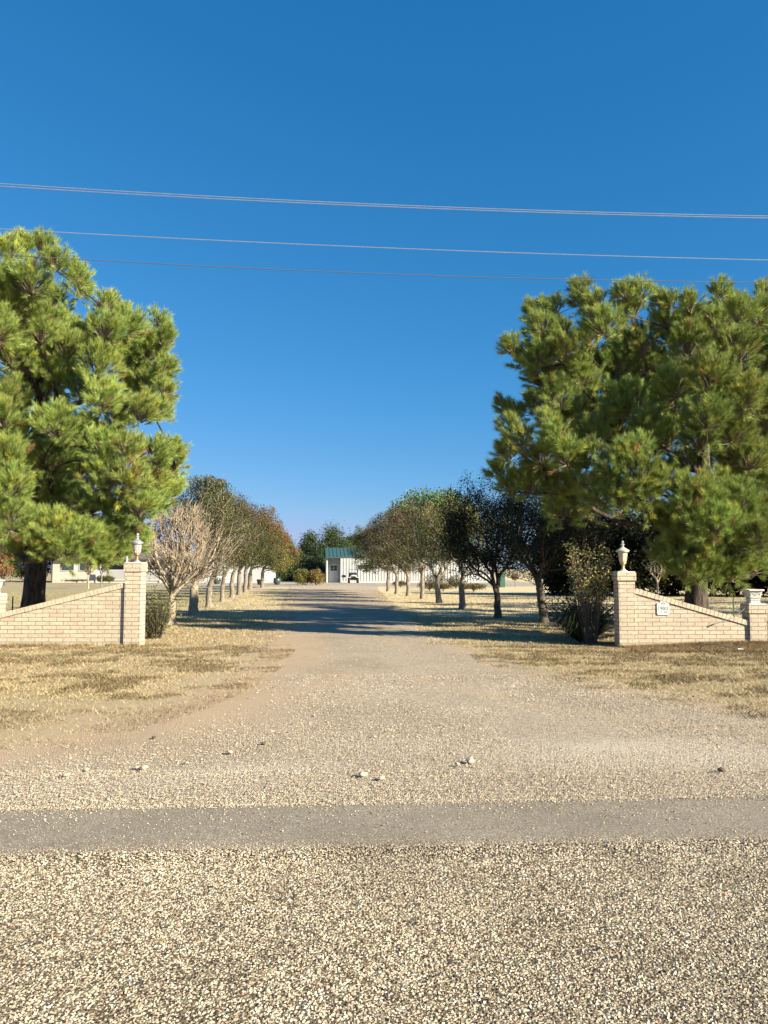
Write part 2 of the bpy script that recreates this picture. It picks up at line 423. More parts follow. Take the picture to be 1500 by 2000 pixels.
def skeleton(N, par, rad, nt0, k=5):
    i = np.arange(max(1, nt0), len(N)); pr = par[i]
    ra = np.minimum(rad[pr], rad[i] * 1.35)
    big = rad[i] > .02
    parts = []
    for msk, kk in ((big, k + 2), (~big, 3)):
        if msk.any(): parts.append(frusta(N[pr[msk]], N[i[msk]], ra[msk], rad[i[msk]], kk))
    return parts
def trunktube(pts, radii, k=14, rg=R, rough=.06):
    pts = np.asarray(pts, float); V = []
    for p, r in zip(pts, radii):
        an = np.arange(k) * 2 * math.pi / k
        rr = r * (1 + rg.normal(size=k) * rough)
        V.append(np.stack([p[0] + rr * np.cos(an), p[1] + rr * np.sin(an), np.full(k, p[2])], 1))
    V = np.concatenate(V); Fc = []
    for a in range(len(pts) - 1):
        for i in range(k):
            j = (i + 1) % k; Fc.append([a * k + i, a * k + j, (a + 1) * k + j, (a + 1) * k + i])
    return V, np.array(Fc)
def local(V, o): return V - np.array(o, float)[None]

# ------------------------------------------------------------------ ground, driveway, road
def vnoise(x, y, s, seed=0):
    r = np.zeros_like(x)
    for k in range(5):
        a = seed * 1.7 + k * 2.4; fx, fy = math.cos(a) * s * (1 + .37 * k), math.sin(a) * s * (1 + .37 * k)
        r += np.sin(x * fx + y * fy + seed * 3.1 + k * 1.3 + 1.5 * np.sin((x * fy - y * fx) * .7 + k)) / 5
    return r
def sstep(a, b, x):
    t = np.clip((x - a) / (b - a), 0, 1); return t * t * (3 - 2 * t)
def gridmesh(name, xs, ys, zf, mat, tintf, kind='structure'):
    Xg, Yg = np.meshgrid(xs, ys); zz = zf(Xg, Yg)
    V = np.stack([Xg.ravel(), Yg.ravel(), zz.ravel()], 1); nx, ny = len(xs), len(ys)
    i = np.arange(nx - 1)[None] + np.arange(ny - 1)[:, None] * nx; i = i.ravel()
    Fc = np.stack([i, i + 1, i + nx + 1, i + nx], 1)
    o = raw(name, V, Fc, mat, tint=tintf(Xg.ravel(), Yg.ravel()), smooth=True); tag(o, kind=kind); return o
def axis(a, b, lo, hi, fine, coarse):
    c1 = np.arange(a, lo, coarse); c2 = np.arange(lo, hi, fine); c3 = np.arange(hi, b + 1, coarse)
    return np.concatenate([c1, c2, c3])
def edges_from(pts):
    a = np.array([G(px, py)[:2] for px, py in pts]); return a[np.argsort(a[:, 1])]
LE = edges_from([(-900, 1560), (-400, 1545), (0, 1470), (150, 1430), (300, 1388), (420, 1340), (480, 1305), (515, 1275), (532, 1240), (540, 1210), (552, 1180), (562, 1155), (566, 1143)])
RE = edges_from([(2600, 1480), (1900, 1440), (1500, 1398), (1350, 1366), (1200, 1342), (1080, 1316), (980, 1290), (900, 1266), (850, 1243), (812, 1215), (775, 1185), (745, 1160), (735, 1143)])
def lerp(T, y): return np.interp(y, T[:, 1], T[:, 0])
def gt(x, y):
    drive = -.12 * (y - 15)
    house = sstep(16.5, 18.5, y) * sstep(-3.5, -6.5, x - drive) * .75
    past = sstep(19, 24, y) * sstep(1.5, 5, x - drive) * sstep(30, 18, x) * .75 + sstep(20, 30, y) * (np.abs(x - drive + .8) < 6) * .45
    lit = np.exp(-(((x - 6) / 3.6) ** 2 + ((y - 17.2) / 1.8) ** 2)) + .8 * np.exp(-(((x + 8) / 2.8) ** 2 + ((y - 18) / 2.2) ** 2))
    ed_ = (np.exp(-((x - lerp(LE, y)) / 1.0) ** 2) * .9 + np.exp(-((x - lerp(RE, y)) / .6) ** 2) * .6) * sstep(20, 12, y)
    return np.stack([house, np.clip(past, 0, .9) * (1 - house), np.clip(lit, 0, 1) * .7, ed_], 1)
gridmesh('ground', np.concatenate([[-1500, -600, -250], axis(-110, 110, -14, 16, .25, 4), [250, 600, 1500]]),
         np.concatenate([[-900, -300, -100], axis(-40, 140, 4, 40, .25, 4), [250, 600, 2000]]),
         lambda x, y: np.zeros_like(x), M['ground'], gt)

RT = .058    # slight skew of the road
def road_far(x): return 4.985 + RT * x
ys = np.concatenate([np.arange(4.6, 16, .05), np.arange(16, 40, .15), np.arange(40, 69, .5)])
nu = 160; uu = np.linspace(0, 1, nu)
wob = lambda y, s: .10 * vnoise(y * 3, y * 0 + s, 1.9, s) + .07 * vnoise(y * 9, y * 0, 2.3, s + 3) + .05 * vnoise(y * 25, y * 0, 2.3, s + 5)
xl = lerp(LE, ys) + wob(ys, 1) * np.clip(ys / 12, .5, 1.6); xr = lerp(RE, ys) + wob(ys, 2) * np.clip(ys / 12, .5, 1.6)
Xg = xl[:, None] + (xr - xl)[:, None] * uu[None]; Yg = np.repeat(ys[:, None], nu, 1)
def dirtw(x, y):
    a = np.exp(-(((x + 2.9 + (y - 8) * .10) / 1.8) ** 2 + ((y - 8.3) / 1.9) ** 2)) * 1.25
    b = np.exp(-(((x + 2.0) / 1.0) ** 2 + ((y - 13) / 4) ** 2)) * .7
    e = np.exp(-((x - lerp(LE, y)) / .6) ** 2) * .9 + np.exp(-((x - lerp(RE, y)) / .35) ** 2) * .55
    f = sstep(-3, -6, x) * .8
    g = .35 * sstep(16, 30, y); cx_ = (lerp(LE, y) + lerp(RE, y)) / 2 - .1
    for o_ in (-.85, .85): g = g + .38 * np.exp(-(((x - cx_ - o_) / .26) ** 2)) * sstep(7, 12, y)
    rr_ = np.hypot(x - 6.6, y - 12.8)
    for q_ in (5.0, 6.5): g = g + .42 * np.exp(-(((rr_ - q_) / .16) ** 2)) * (x < 6.6) * (y < 12.8)
    rl_ = np.hypot(x + 7.2, y - 12.6)
    for q_ in (5.4, 6.9): g = g + .35 * np.exp(-(((rl_ - q_) / .18) ** 2)) * (x > -7) * (y < 12.6)
    return np.clip(a + b + e + f + g, 0, 1.2)
def palew(x, y):
    return np.clip(np.exp(-(((x - 2.2 - (6.3 - y) * .9) / 1.5) ** 2 + ((y - 6.3) / .55) ** 2)) * .8 + .7 * np.exp(-(((x + 1.2) / 1.0) ** 2 + ((y - 6.0 - .2 * x) / .25) ** 2)), 0, .9) + .35 * sstep(40, 66, y)
msk = Yg >= road_far(Xg) - .15
Yg2 = np.where(msk, Yg, road_far(Xg) - .15)
Zg = .006 + .012 * (vnoise(Xg, Yg2, 1.1, 4) + 1) * .5 * sstep(5.2, 7, Yg2) * np.minimum(uu, 1 - uu)[None] * 4
V = np.stack([Xg.ravel(), Yg2.ravel(), Zg.ravel()], 1)
i = (np.arange(nu - 1)[None] + np.arange(len(ys) - 1)[:, None] * nu).ravel()
tn = np.stack([dirtw(Xg, Yg2).ravel(), palew(Xg, Yg2).ravel(), np.zeros(Xg.size)], 1)
tag(raw('driveway', V, np.stack([i, i + 1, i + nu + 1, i + nu], 1), M['gravel'], tint=tn, smooth=True), kind='structure')
# yard in front of the metal building
yx = np.linspace(-23, 16, 90); yd = np.linspace(0, 1, 60)
Xy, Uy = np.meshgrid(yx, yd); y0 = 66 + 1.2 * vnoise(Xy, Xy * 0, .5, 3); Yy = y0 + (100 - y0) * Uy
V = np.stack([Xy.ravel(), Yy.ravel(), np.full(Xy.size, .012)], 1); i = (np.arange(89)[None] + np.arange(59)[:, None] * 90).ravel()
tag(raw('gravel_yard', V, np.stack([i, i + 1, i + 91, i + 90], 1), M['yard'], tint=np.zeros((Xy.size, 3)), smooth=True), kind='structure')

def strip(name, x0, x1, ylo, yhi, z, mat, jag_lo=0, jag_hi=0, n=900):
    xs = np.linspace(x0, x1, n)
    jl = jag_lo * (vnoise(xs, xs * 0, 6, 2) + .7 * vnoise(xs, xs * 0, 31, 4) + .35 * vnoise(xs, xs * 0, .8, 6)); jh = jag_hi * (vnoise(xs, xs * 0, 5, 7) + .7 * vnoise(xs, xs * 0, 37, 8))
    a = ylo + RT * xs + jl; b = yhi + RT * xs + jh; m = 6; V = []
    for k in range(m): V.append(np.stack([xs, a + (b - a) * k / (m - 1), np.full(n, z)], 1))
    i = (np.arange(n - 1)[None] + np.arange(m - 1)[:, None] * n).ravel()
    return tag(raw(name, np.concatenate(V), np.stack([i, i + 1, i + n + 1, i + n], 1), mat, tint=np.zeros((n * m, 3))), kind='structure')
strip('road', -60, 60, -3.5, 4.36, .014, M['chip'])
strip('road_shoulder', -60, 60, 4.22, 4.985, .019, M['asphalt'], .035, .035, 4000)

def stonetint(n, pal, wts, rg=R):
    pal = np.array(pal); k = rg.choice(len(pal), n, p=np.array(wts) / sum(wts)); return pal[k] * (.8 + .4 * rg.random((n, 1)))
# chip seal aggregate
sp_ = .0093; gx, gy = np.meshgrid(np.arange(-2.8, 2.8, sp_), np.arange(2.1, 4.8, sp_))
xy = np.stack([gx.ravel(), gy.ravel()], 1) + R.normal(size=(gx.size, 2)) * sp_ * .38
e = xy[:, 1] - (4.20 + RT * xy[:, 0]); pm = 1 - .8 * sstep(.05, .20, e + .05 * vnoise(xy[:, 0], xy[:, 1], 5, 1))
patch = .94 - .22 * (vnoise(xy[:, 0], xy[:, 1], 2.2, 9) > .35)
pm = pm * (1 - sstep(.06, .62, e)) ** 1.3; kp = R.random(len(xy)) < pm * patch; e = e[kp]; xy = xy[kp]
n = len(xy); pal = [(.66, .57, .37), (.54, .45, .28), (.38, .30, .18), (.20, .14, .08), (.06, .042, .025), (.28, .14, .07), (.70, .64, .50)]
tb_ = stonetint(n, pal, [5, 4.5, 3, 2.4, 2.2, .4, 1.0]) * ((.95 + .22 * vnoise(xy[:, 0], xy[:, 1], 1.3, 12) + .16 * vnoise(xy[:, 0], xy[:, 1], 6, 13) + .10 * vnoise(xy[:, 0] , xy[:, 1], 23, 14))[:, None] * np.array([[1.0, 1.0, 1.12]]))
V, Fc, T = stones(xy, .0100 * (.5 + 1.0 * R.random(n)) * (1 - .5 * sstep(-.05, .12, e)), .72, tb_, (.013 + .0065 * sstep(-.22, .03, e)).repeat(7).reshape(-1, 7))
tag(raw('road_aggregate', V, Fc, M['stone'], tint=T), 'cream and brown stone chips bedded in the road surface in the foreground', 'road stones', kind='stuff')
# loose gravel on the drive, and crumbs on the asphalt
def inside(xy, ml=.0, mr=.0):
    return (xy[:, 0] > lerp(LE, xy[:, 1]) - ml) & (xy[:, 0] < lerp(RE, xy[:, 1]) + mr) & (xy[:, 1] > road_far(xy[:, 0]) - .02)
pts = []
for (a, b, cnt) in ((4.8, 5.8, 40000), (5.6, 7.5, 58000), (7.5, 11, 70000), (11, 19, 30000)):
    q = np.stack([R.uniform(-.55 * b - .5, .55 * b + .5, cnt), R.uniform(a, b, cnt)], 1)
    q = q[inside(q, .1, .25)]
    keep = R.random(len(q)) < 1 - .93 * np.clip(dirtw(q[:, 0], q[:, 1]) + .35 * vnoise(q[:, 0], q[:, 1], 2.5, 5), 0, 1)
    pts.append(q[keep])
q = np.stack([R.uniform(-3.4, 3.4, 3200), 4.25 + .75 * R.random(3200) ** .35], 1); q[:, 1] += RT * q[:, 0]; pts.append(q)
rim = np.stack([R.uniform(-3.5, 3.5, 9000), 4.985 + np.abs(R.normal(size=9000)) * .22 - .05], 1); rim[:, 1] += RT * rim[:, 0]; pts.append(rim)
xy = np.concatenate(pts); n = len(xy)
zl_ = np.where(xy[:, 1] < road_far(xy[:, 0]) + .03, .0215, .016).repeat(7).reshape(-1, 7)
sz = .0095 * (.55 + .9 * R.random(n) ** 2 + .9 * (R.random(n) < .03)) * np.clip(xy[:, 1] / 7.5, .8, 1.25)
V, Fc, T = stones(xy, sz, .95, stonetint(n, [(.66, .56, .41), (.56, .46, .33), (.42, .33, .225), (.17, .12, .075), (.72, .63, .49)], [5, 6, 4, 4.2, 1.0]), zl_)  # extra dark stones stand in for the shadows between pebbles
tag(raw('loose_gravel', V, Fc, M['stone'], tint=T), 'loose pale gravel strewn over the driveway mouth and the asphalt edge', 'gravel', kind='stuff')
# individual rocks
rk = [(168, 1510, .055, 'low flat'), (130, 1521, .06, 'slab-like'), (281, 1507, .07, 'round pale'), (268, 1506, .05, 'small pale'), (449, 1476, .06, 'lone cream'),
      (364, 1496, .045, 'squat'), (709, 1521, .075, 'blocky'), (918, 1494, .08, 'upright white'), (893, 1500, .055, 'short wedge'), (745, 1527, .06, 'bright rounded'), (301, 1446, .05, 'dark brown'), (1410, 1512, .07, 'dark jagged'), (515, 1458, .05, 'dark')]
names = ['at the far left of the gravel rim', 'nearest the left frame edge', 'beside a smaller stone left of centre', 'touching the larger round rock', 'alone on the bare dirt left of the gravel',
         'between the left pair and the lone cream rock', 'in mid driveway just left of centre', 'right of the driveway centre', 'just left of the upright white rock', 'right beside the blocky rock, near the asphalt', 'clod on the bare reddish dirt', 'at the far right by the white patch', 'on the gravel above the lone cream rock']
for (px, py, s, ad), nm in zip(rk, names):
    p = G(px, py); dark = 'dark' in ad
    import bmesh
    bm = bmesh.new(); bmesh.ops.create_icosphere(bm, subdivisions=2, radius=s * .38)
    for v in bm.verts:
        v.co *= 1 + random.uniform(-.16, .16); v.co.z *= .62 if 'upright' not in ad else .95; v.co.x *= 1.25
    me = bpy.data.meshes.new('rock'); bm.to_mesh(me); bm.free()
    if 'rockm' not in M:
        M['rockm'] = plain('pale limestone', (.42, .36, .27), .85, 0, .25, 30, .4); M['rockd'] = plain('dark clod', (.11, .075, .055), .9, 0, .3, 30, .4)
    me.materials.append(M['rockd'] if dark else M['rockm'])
    o = bpy.data.objects.new('rock', me); C.objects.link(o); o.location = (p[0], p[1], .018 + s * .2); o.rotation_euler = (0, 0, random.uniform(0, 3))
    tag(o, f'{ad} rock {nm}', 'rock', 'rocks lying on the driveway')

# ------------------------------------------------------------------ grass
def blades(xy, h, wd, tint, lean=.9, z=0.0, rg=R):
    n = len(xy); an = rg.random(n) * 6.283; c = np.stack([np.cos(an), np.sin(an), np.zeros(n)], 1)
    b2 = rg.normal(size=(n, 2)) * lean
    p = np.concatenate([xy, np.full((n, 1), z)], 1)
    tip = p + np.stack([b2[:, 0] * h, b2[:, 1] * h, h], 1)
    V = np.stack([p - c * (wd / 2)[:, None], p + c * (wd / 2)[:, None], tip], 1).reshape(-1, 3)
    return V, np.arange(3 * n).reshape(-1, 3), np.repeat(tint, 3, 0)
def outside(xy, m=-.55):
    return (xy[:, 0] < lerp(LE, xy[:, 1]) - m) | (xy[:, 0] > lerp(RE, xy[:, 1]) + m)
parts = []
for (a, b, xa, xb, cnt, h, wd) in ((6.5, 11, -7, -.5, 60000, .022, .006), (9, 15.3, -9.5, -1.5, 120000, .026, .008), (7.5, 15.1, 1.5, 9.5, 150000, .028, .008),
                                   (15.3, 24, -16, -2.2, 90000, .035, .011), (15.3, 24, .8, 16, 90000, .035, .011), (24, 48, -28, 25, 90000, .05, .02)):
    q = np.stack([R.uniform(xa, xb, cnt), R.uniform(a, b, cnt)], 1); q = q[outside(q)]
    pn = vnoise(q[:, 0], q[:, 1] * 1.5, 1.6, 3) + .7 * vnoise(q[:, 0], q[:, 1] * 1.6, 4.5, 5)
    near = q[:, 1] < 15.5
    edge = np.minimum(np.abs(q[:, 0] - lerp(LE, q[:, 1])), np.abs(q[:, 0] - lerp(RE, q[:, 1])))
    dens = np.where(near, .34 + .66 * sstep(-.5, .35, pn), .7) * sstep(-.5, .9, edge + .5 * pn)
    k = R.random(len(q)) < dens; q = q[k]; pn = pn[k]; near = near[k]; n = len(q)
    straw = stonetint(n, [(.68, .56, .34), (.58, .46, .26), (.44, .33, .175), (.26, .19, .10), (.27, .26, .10)], [4, 4, 3.2, 1.8, 1.1])
    brown = stonetint(n, [(.24, .165, .08), (.14, .095, .045), (.10, .068, .032), (.13, .12, .042), (.5, .4, .23)], [3, 3, 2, 1.5, 1.2])
    bm_ = sstep(-.05, .35, pn + .35 * sstep(11.5, 13.8, q[:, 1])) * near * .8
    t = np.where(R.random((n, 1)) < bm_[:, None], brown, straw)
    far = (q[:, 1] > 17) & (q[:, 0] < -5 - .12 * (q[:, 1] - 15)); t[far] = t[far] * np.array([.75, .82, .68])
    parts.append(blades(q, h * (.5 + R.random(n)) * (1 + .5 * np.clip(pn, 0, 1)), wd * (.6 + .8 * R.random(n)), t, 1.1))
o = 0; VV = []; FF = []; TT = []
for v, f, t in parts: VV.append(v); FF.append(f + o); TT.append(t); o += len(v)
tag(raw('dry_grass', np.concatenate(VV), np.concatenate(FF), M['straw'], tint=np.concatenate(TT)), 'short dry straw-coloured grass on both sides of the driveway', 'grass', kind='stuff')

# ------------------------------------------------------------------ trees
def pine(base, trunkR, lobes, D0, Rc, height, label, seed, extra, group, nn=88, shootmul=1.0, green=(.255, .32, .085), lean=(0, 0), wd=.0066):
    rg = np.random.default_rng(seed); base = np.array(base, float)
    root = empty('pine_tree', base, label=label, cat='tree', group=group)
    cl = []
    for (px, py, r, *dd) in lobes:
        z = Z(py, D0); dx = X(px, D0) - base[0]; rm = Rc * (1 - .35 * (z / height) ** 2)
        room = math.sqrt(max(.1, rm * rm - min(dx * dx, rm * rm * .93)))
        dy = dd[0] if dd else rg.uniform(-.85, .35) * room
        p = P(px, py, D0 + dy); cl.append((*p, 1.12 * r / F * D0 * (1 + dy / D0)))
    cl += extra(rg, base)
    cl = np.array(cl)
    c = cl[:, :3]; rr = cl[:, 3]
    nT = 9; hz = np.linspace(0, height * .8, nT)
    tr = np.stack([base[0] + lean[0] * hz + .10 * np.sin(hz * .9 + seed), base[1] + lean[1] * hz + .10 * np.cos(hz * .8), hz], 1)
    trr = trunkR * (1 - .80 * hz / (height * .8)) ; trr[0] *= 1.22
    inner = c + (np.array([base[0], base[1], 0]) * np.array([1, 1, 0]) - c * np.array([1, 1, 0])) * .0; inner = inner.copy(); inner[:, 2] -= rr * .35
    N, par, rad, nt0, tips, dr = grow(tr, inner, trunkR * .30, r0=.008, pw=.2, step=.3, wig=.10, rg=rg, curve=.25, minz=2.2)
    rad = rad * np.clip(1.15 - .75 * N[:, 2] / height, .35, 1)
    for j in range(nt0): rad[j] = trr[j]
    i = np.arange(nt0, len(N)); pr = par[i]; ra = np.minimum(rad[pr], rad[i] * 1.5)
    comp = np.arange(len(N))
    for j in range(nt0, len(N)): comp[j] = j if par[j] < nt0 else comp[par[j]]
    tv, tf = trunktube(tr, trr, 18, rg, .07)
    raw('trunk', local(tv, base), tf, M['pinebark'], root, smooth=True)
    for cid in np.unique(comp[nt0:]):
        kk = comp[i] == cid; limb = frusta(N[pr[kk]], N[i[kk]], ra[kk], rad[i[kk]], 7)
        raw('limb', local(limb[0], base), limb[1], M['pinebark'], root, smooth=True)
    SB = []; SD = []; TA = []; TB = []; TT = []
    for k in range(len(c)):
        m = int(92 * shootmul * (rr[k] / .45) ** 1.8 + 8)
        d = rdir(m, rg); out = norm(c[k] - np.array([base[0], base[1], c[k][2] - .6]))
        d = norm(d + out * .35 + np.array([0, 0, .35]))
        rad_ = rr[k] * (.15 + .68 * rg.random(m) ** .7); sc = np.array([1, 1, 1.12])
        b = c[k] + d * rad_[:, None] * sc
        ax = norm(d * .8 + out * .25 + np.array([0, 0, .55]) + rg.normal(size=(m, 3)) * .25)
        SB.append(b); SD.append(ax)
        TA.append(c[k] + d * .05 - np.array([0, 0, rr[k] * .3])); TB.append(b + ax * .15)
        t = np.array(green) * (1 + rg.normal() * .10) * np.array([1 + rg.normal() * .03, 1, 1])
        t = t[None] * (.80 + .45 * rg.random((m, 1))); br_ = rg.random((m, 1)) < .02; t = np.where(br_, np.array([[.26, .16, .07]]), t); yb = rg.random((m, 1)) < .10; t = np.where(yb, t * np.array([1.45, 1.22, .9]), t)
        TT.append(t)
    SB = np.concatenate(SB); SD = np.concatenate(SD); TT = np.concatenate(TT)
    L = .10 + .14 * rg.random(len(SB))
    v, f, t = needles(SB, SD, L, nn, .145, wd, TT, rg)
    A = np.concatenate(TA); B = np.concatenate(TB)
    k_ = rg.random(len(A)) < .7
    tw = frusta(A[k_], B[k_], np.full(k_.sum(), .009), np.full(k_.sum(), .005), 3)
    raw('twigs', local(tw[0], base), tw[1], M['pinetwig'], root)
    raw('crown', local(v, base), f, M['needle'], root, tint=t)
    return root

LL = [(18, 500, 30), (48, 488, 26), (82, 492, 30), (112, 520, 24), (150, 548, 26), (155, 575, 22), (60, 560, 42), (12, 560, 40), (100, 600, 38), (30, 630, 45), (78, 655, 42),
      (207, 600, 22), (226, 622, 28), (250, 640, 32), (205, 650, 34), (170, 665, 34), (306, 635, 20), (318, 665, 20), (290, 690, 38), (318, 720, 20), (240, 700, 42), (190, 720, 42),
      (130, 690, 40), (110, 745, 42), (20, 700, 42), (60, 725, 40), (318, 770, 20), (295, 755, 38), (250, 770, 42), (200, 790, 42), (160, 770, 40), (305, 810, 26), (272, 812, 36), (225, 828, 34),
      (25, 780, 34), (8, 820, 36), (45, 850, 34), (110, 840, 45), (160, 860, 40), (205, 880, 38), (250, 890, 34), (300, 895, 34), (335, 880, 20), (340, 905, 18), (325, 935, 28),
      (325, 965, 26), (290, 950, 38), (250, 950, 40), (205, 940, 42), (150, 925, 42), (100, 910, 45), (50, 920, 42), (12, 900, 42), (15, 960, 45), (65, 980, 45), (120, 985, 45), (175, 990, 42),
      (225, 1005, 40), (270, 995, 34), (305, 990, 24), (60, 1040, 42, -2.0), (105, 1045, 42, -2.2), (150, 1055, 38, -2.2), (190, 1060, 34, -1.8), (232, 1058, 28, -1.2), (258, 1035, 26, -1), (85, 1075, 32, -2.2), (130, 1082, 32, -2.3), (170, 1085, 26, -2.0), (205, 1082, 24, -1.6), (232, 1078, 20, -1.3), (185, 1092, 20, -1.8),
      (20, 1020, 38), (45, 1080, 28, -1.9), (268, 1062, 20, -.8), (5, 1060, 26, -1)]
def exL(rg, b):
    out = []
    for k in range(42):      # unseen half of the crown, outside the frame, and its far side
        z = rg.uniform(1.9, 8.4); rm = 3.3 * (1 - .35 * (z / 9) ** 2); a = rg.uniform(0, 6.283); q = rm * rg.uniform(.45, .95)
        x = math.cos(a) * q; y = math.sin(a) * q
        if x > .3: x, y = -x, abs(y)
        if z < 2.6: z += .8
        out.append((b[0] + x, b[1] + y, z, rg.uniform(.38, .55)))
    for k in range(26):
        z = rg.uniform(2.7, 7.6); out.append((b[0] + rg.uniform(-1.5, 2.0), b[1] + rg.uniform(.2, 2.2), z, rg.uniform(.35, .5)))
    return out
DP = 17.6
pine((X(70, DP), DP, 0), .27, LL, DP, 3.5, 9.0, 'large bright green pine leaning over the left brick wall', 11, exL, 'large pines behind the entrance walls')
RL = [(1050, 612, 24), (1082, 608, 22), (1060, 650, 34), (1002, 682, 20), (1020, 705, 24), (1095, 650, 28), (1100, 695, 42), (1055, 705, 38), (1060, 745, 34), (1135, 565, 16), (1140, 592, 22), (1165, 605, 28), (1180, 640, 38), (1150, 670, 34),
      (1222, 578, 20), (1252, 578, 22), (1238, 610, 30), (1290, 590, 14), (1312, 598, 16), (1300, 630, 28), (1350, 600, 18), (1345, 632, 26), (1405, 575, 20), (1420, 600, 26), (1390, 630, 32), (1445, 620, 30), (1488, 578, 20), (1482, 620, 34),
      (1345, 680, 44), (1255, 680, 42), (1205, 715, 42), (1290, 735, 44), (1440, 690, 44), (1490, 700, 40), (1385, 740, 48, -2.3), (1135, 740, 40), (986, 795, 14, .3), (1003, 812, 20, .3), (1045, 800, 26), (1090, 785, 40), (1120, 820, 36),
      (1165, 780, 44), (1230, 790, 46), (1310, 800, 48), (1380, 820, 46, -2.5), (1450, 780, 46), (1490, 830, 44), (1430, 850, 42), (996, 840, 20, -1.6), (1020, 862, 26, -1.8), (1075, 830, 20, -2), (1086, 862, 30, -2.2), (1108, 895, 30, -2.2), (1060, 900, 36, -1.6), (995, 890, 26, -1.2),
      (975, 925, 18, -.8), (1000, 950, 28, -.8), (1040, 950, 34, -1.2), (1085, 950, 36, -1.4), (1130, 960, 34, -1.6), (1225, 890, 28, -2.5), (1250, 885, 24, -2.5), (1200, 925, 36, -2.5), (1250, 930, 38, -2.7), (1290, 955, 28, -2.6), (1215, 970, 38, -2.6), (1260, 985, 34, -2.6), (1165, 970, 36, -2.2),
      (1410, 900, 44), (1460, 900, 44), (1490, 950, 40), (1345, 970, 36, -2.6), (1375, 985, 40, -2.6), (1345, 1020, 42, -2.7), (1395, 1030, 44, -2.8), (1440, 990, 42, -2.2), (1425, 1050, 38, -2.5), (1370, 1075, 38, -2.6), (1330, 1060, 34, -2.4), (1435, 1090, 30, -2.2), (1402, 1100, 28, -2.4),
      (1345, 1100, 28, -2.3), (1380, 1120, 22, -2.3), (1485, 1010, 38), (1480, 1060, 30), (1300, 860, 38), (1365, 865, 34, -1.8), (1105, 1000, 28, -.6), (1150, 1005, 26, -.8), (1320, 760, 40), (1160, 850, 34), (1190, 850, 36), (1270, 840, 36), (1215, 830, 34), (1150, 900, 30), (1400, 960, 36), (1450, 1040, 34), (1470, 1110, 26, -1.5), (1300, 1090, 26, -2.0), (1315, 1030, 30, -2.2), (1290, 1020, 26, -2.0), (1425, 1125, 22, -2.2), (1395, 1118, 24, -2.6), (1362, 1128, 20, -2.7), (1340, 1122, 22, -2.6), (1440, 1115, 26, -2.0), (1318, 1100, 24, -2.4), (1460, 1085, 30, -1.8)]
def exR(rg, b):
    out = []
    for k in range(46):
        z = rg.uniform(1.9, 7.6); rm = 3.7 * (1 - .3 * (z / 8.3) ** 2); a = rg.uniform(0, 6.283); q = rm * rg.uniform(.45, .95)
        x = math.cos(a) * q; y = math.sin(a) * q
        if x < 1.4: x = abs(x) + 1.0; y = abs(y)
        out.append((b[0] + x, b[1] + y, z, rg.uniform(.38, .55)))
    for k in range(52):
        z = rg.uniform(2.9, 7.4); out.append((b[0] + rg.uniform(-3.0, 1.5), b[1] + rg.uniform(.2, 2.6), z, rg.uniform(.35, .5)))
    return out
pine((X(1368, DP), DP, 0), .27, RL, DP, 4.2, 8.3, 'large broad pine behind the right brick wall and house number plaque', 23, exR, 'large pines behind the entrance walls', green=(.225, .28, .075))

def roundlobes(b, h, r, z0, n, s=(.45, .7)):
    def f(rg, base):
        out = []
        for k in range(n):
            d = rdir(1, rg)[0]; q = rg.uniform(.55, .95)
            out.append((base[0] + d[0] * r * q, base[1] + d[1] * r * q, (z0 + h) / 2 + d[2] * (h - z0) / 2 * q, rg.uniform(*s)))
        return out
    return f
# second pine of the line, whose crown only reaches in at the right edge
pine((12.4, 20.5, 0), .24, [], 20.5, 3.2, 8.2, 'pine at the right frame edge behind the white planter, only its crown in view', 31, roundlobes(None, 8.0, 3.1, 1.6, 64), 'pines along the property line', nn=40, shootmul=.5, wd=.012, green=(.12, .16, .035))
pine((18.5, 24.5, 0), .24, [], 24.5, 3.2, 9, 'farther unseen pine added beyond the right frame edge for its shade', 32, roundlobes(None, 9.5, 3.6, 1.2, 60), 'pines along the property line', nn=24, shootmul=.35, wd=.02, green=(.07, .10, .025))  # out of view, added to throw shade on the right background
pine((24.0, 31.5, 0), .24, [], 31.5, 3.2, 9, 'last unseen pine added beyond the right frame edge for its shade', 33, roundlobes(None, 10.5, 4.0, .8, 60), 'pines along the property line', nn=24, shootmul=.35, wd=.02, green=(.07, .10, .025))  # another unseen tree added to shade the junipers

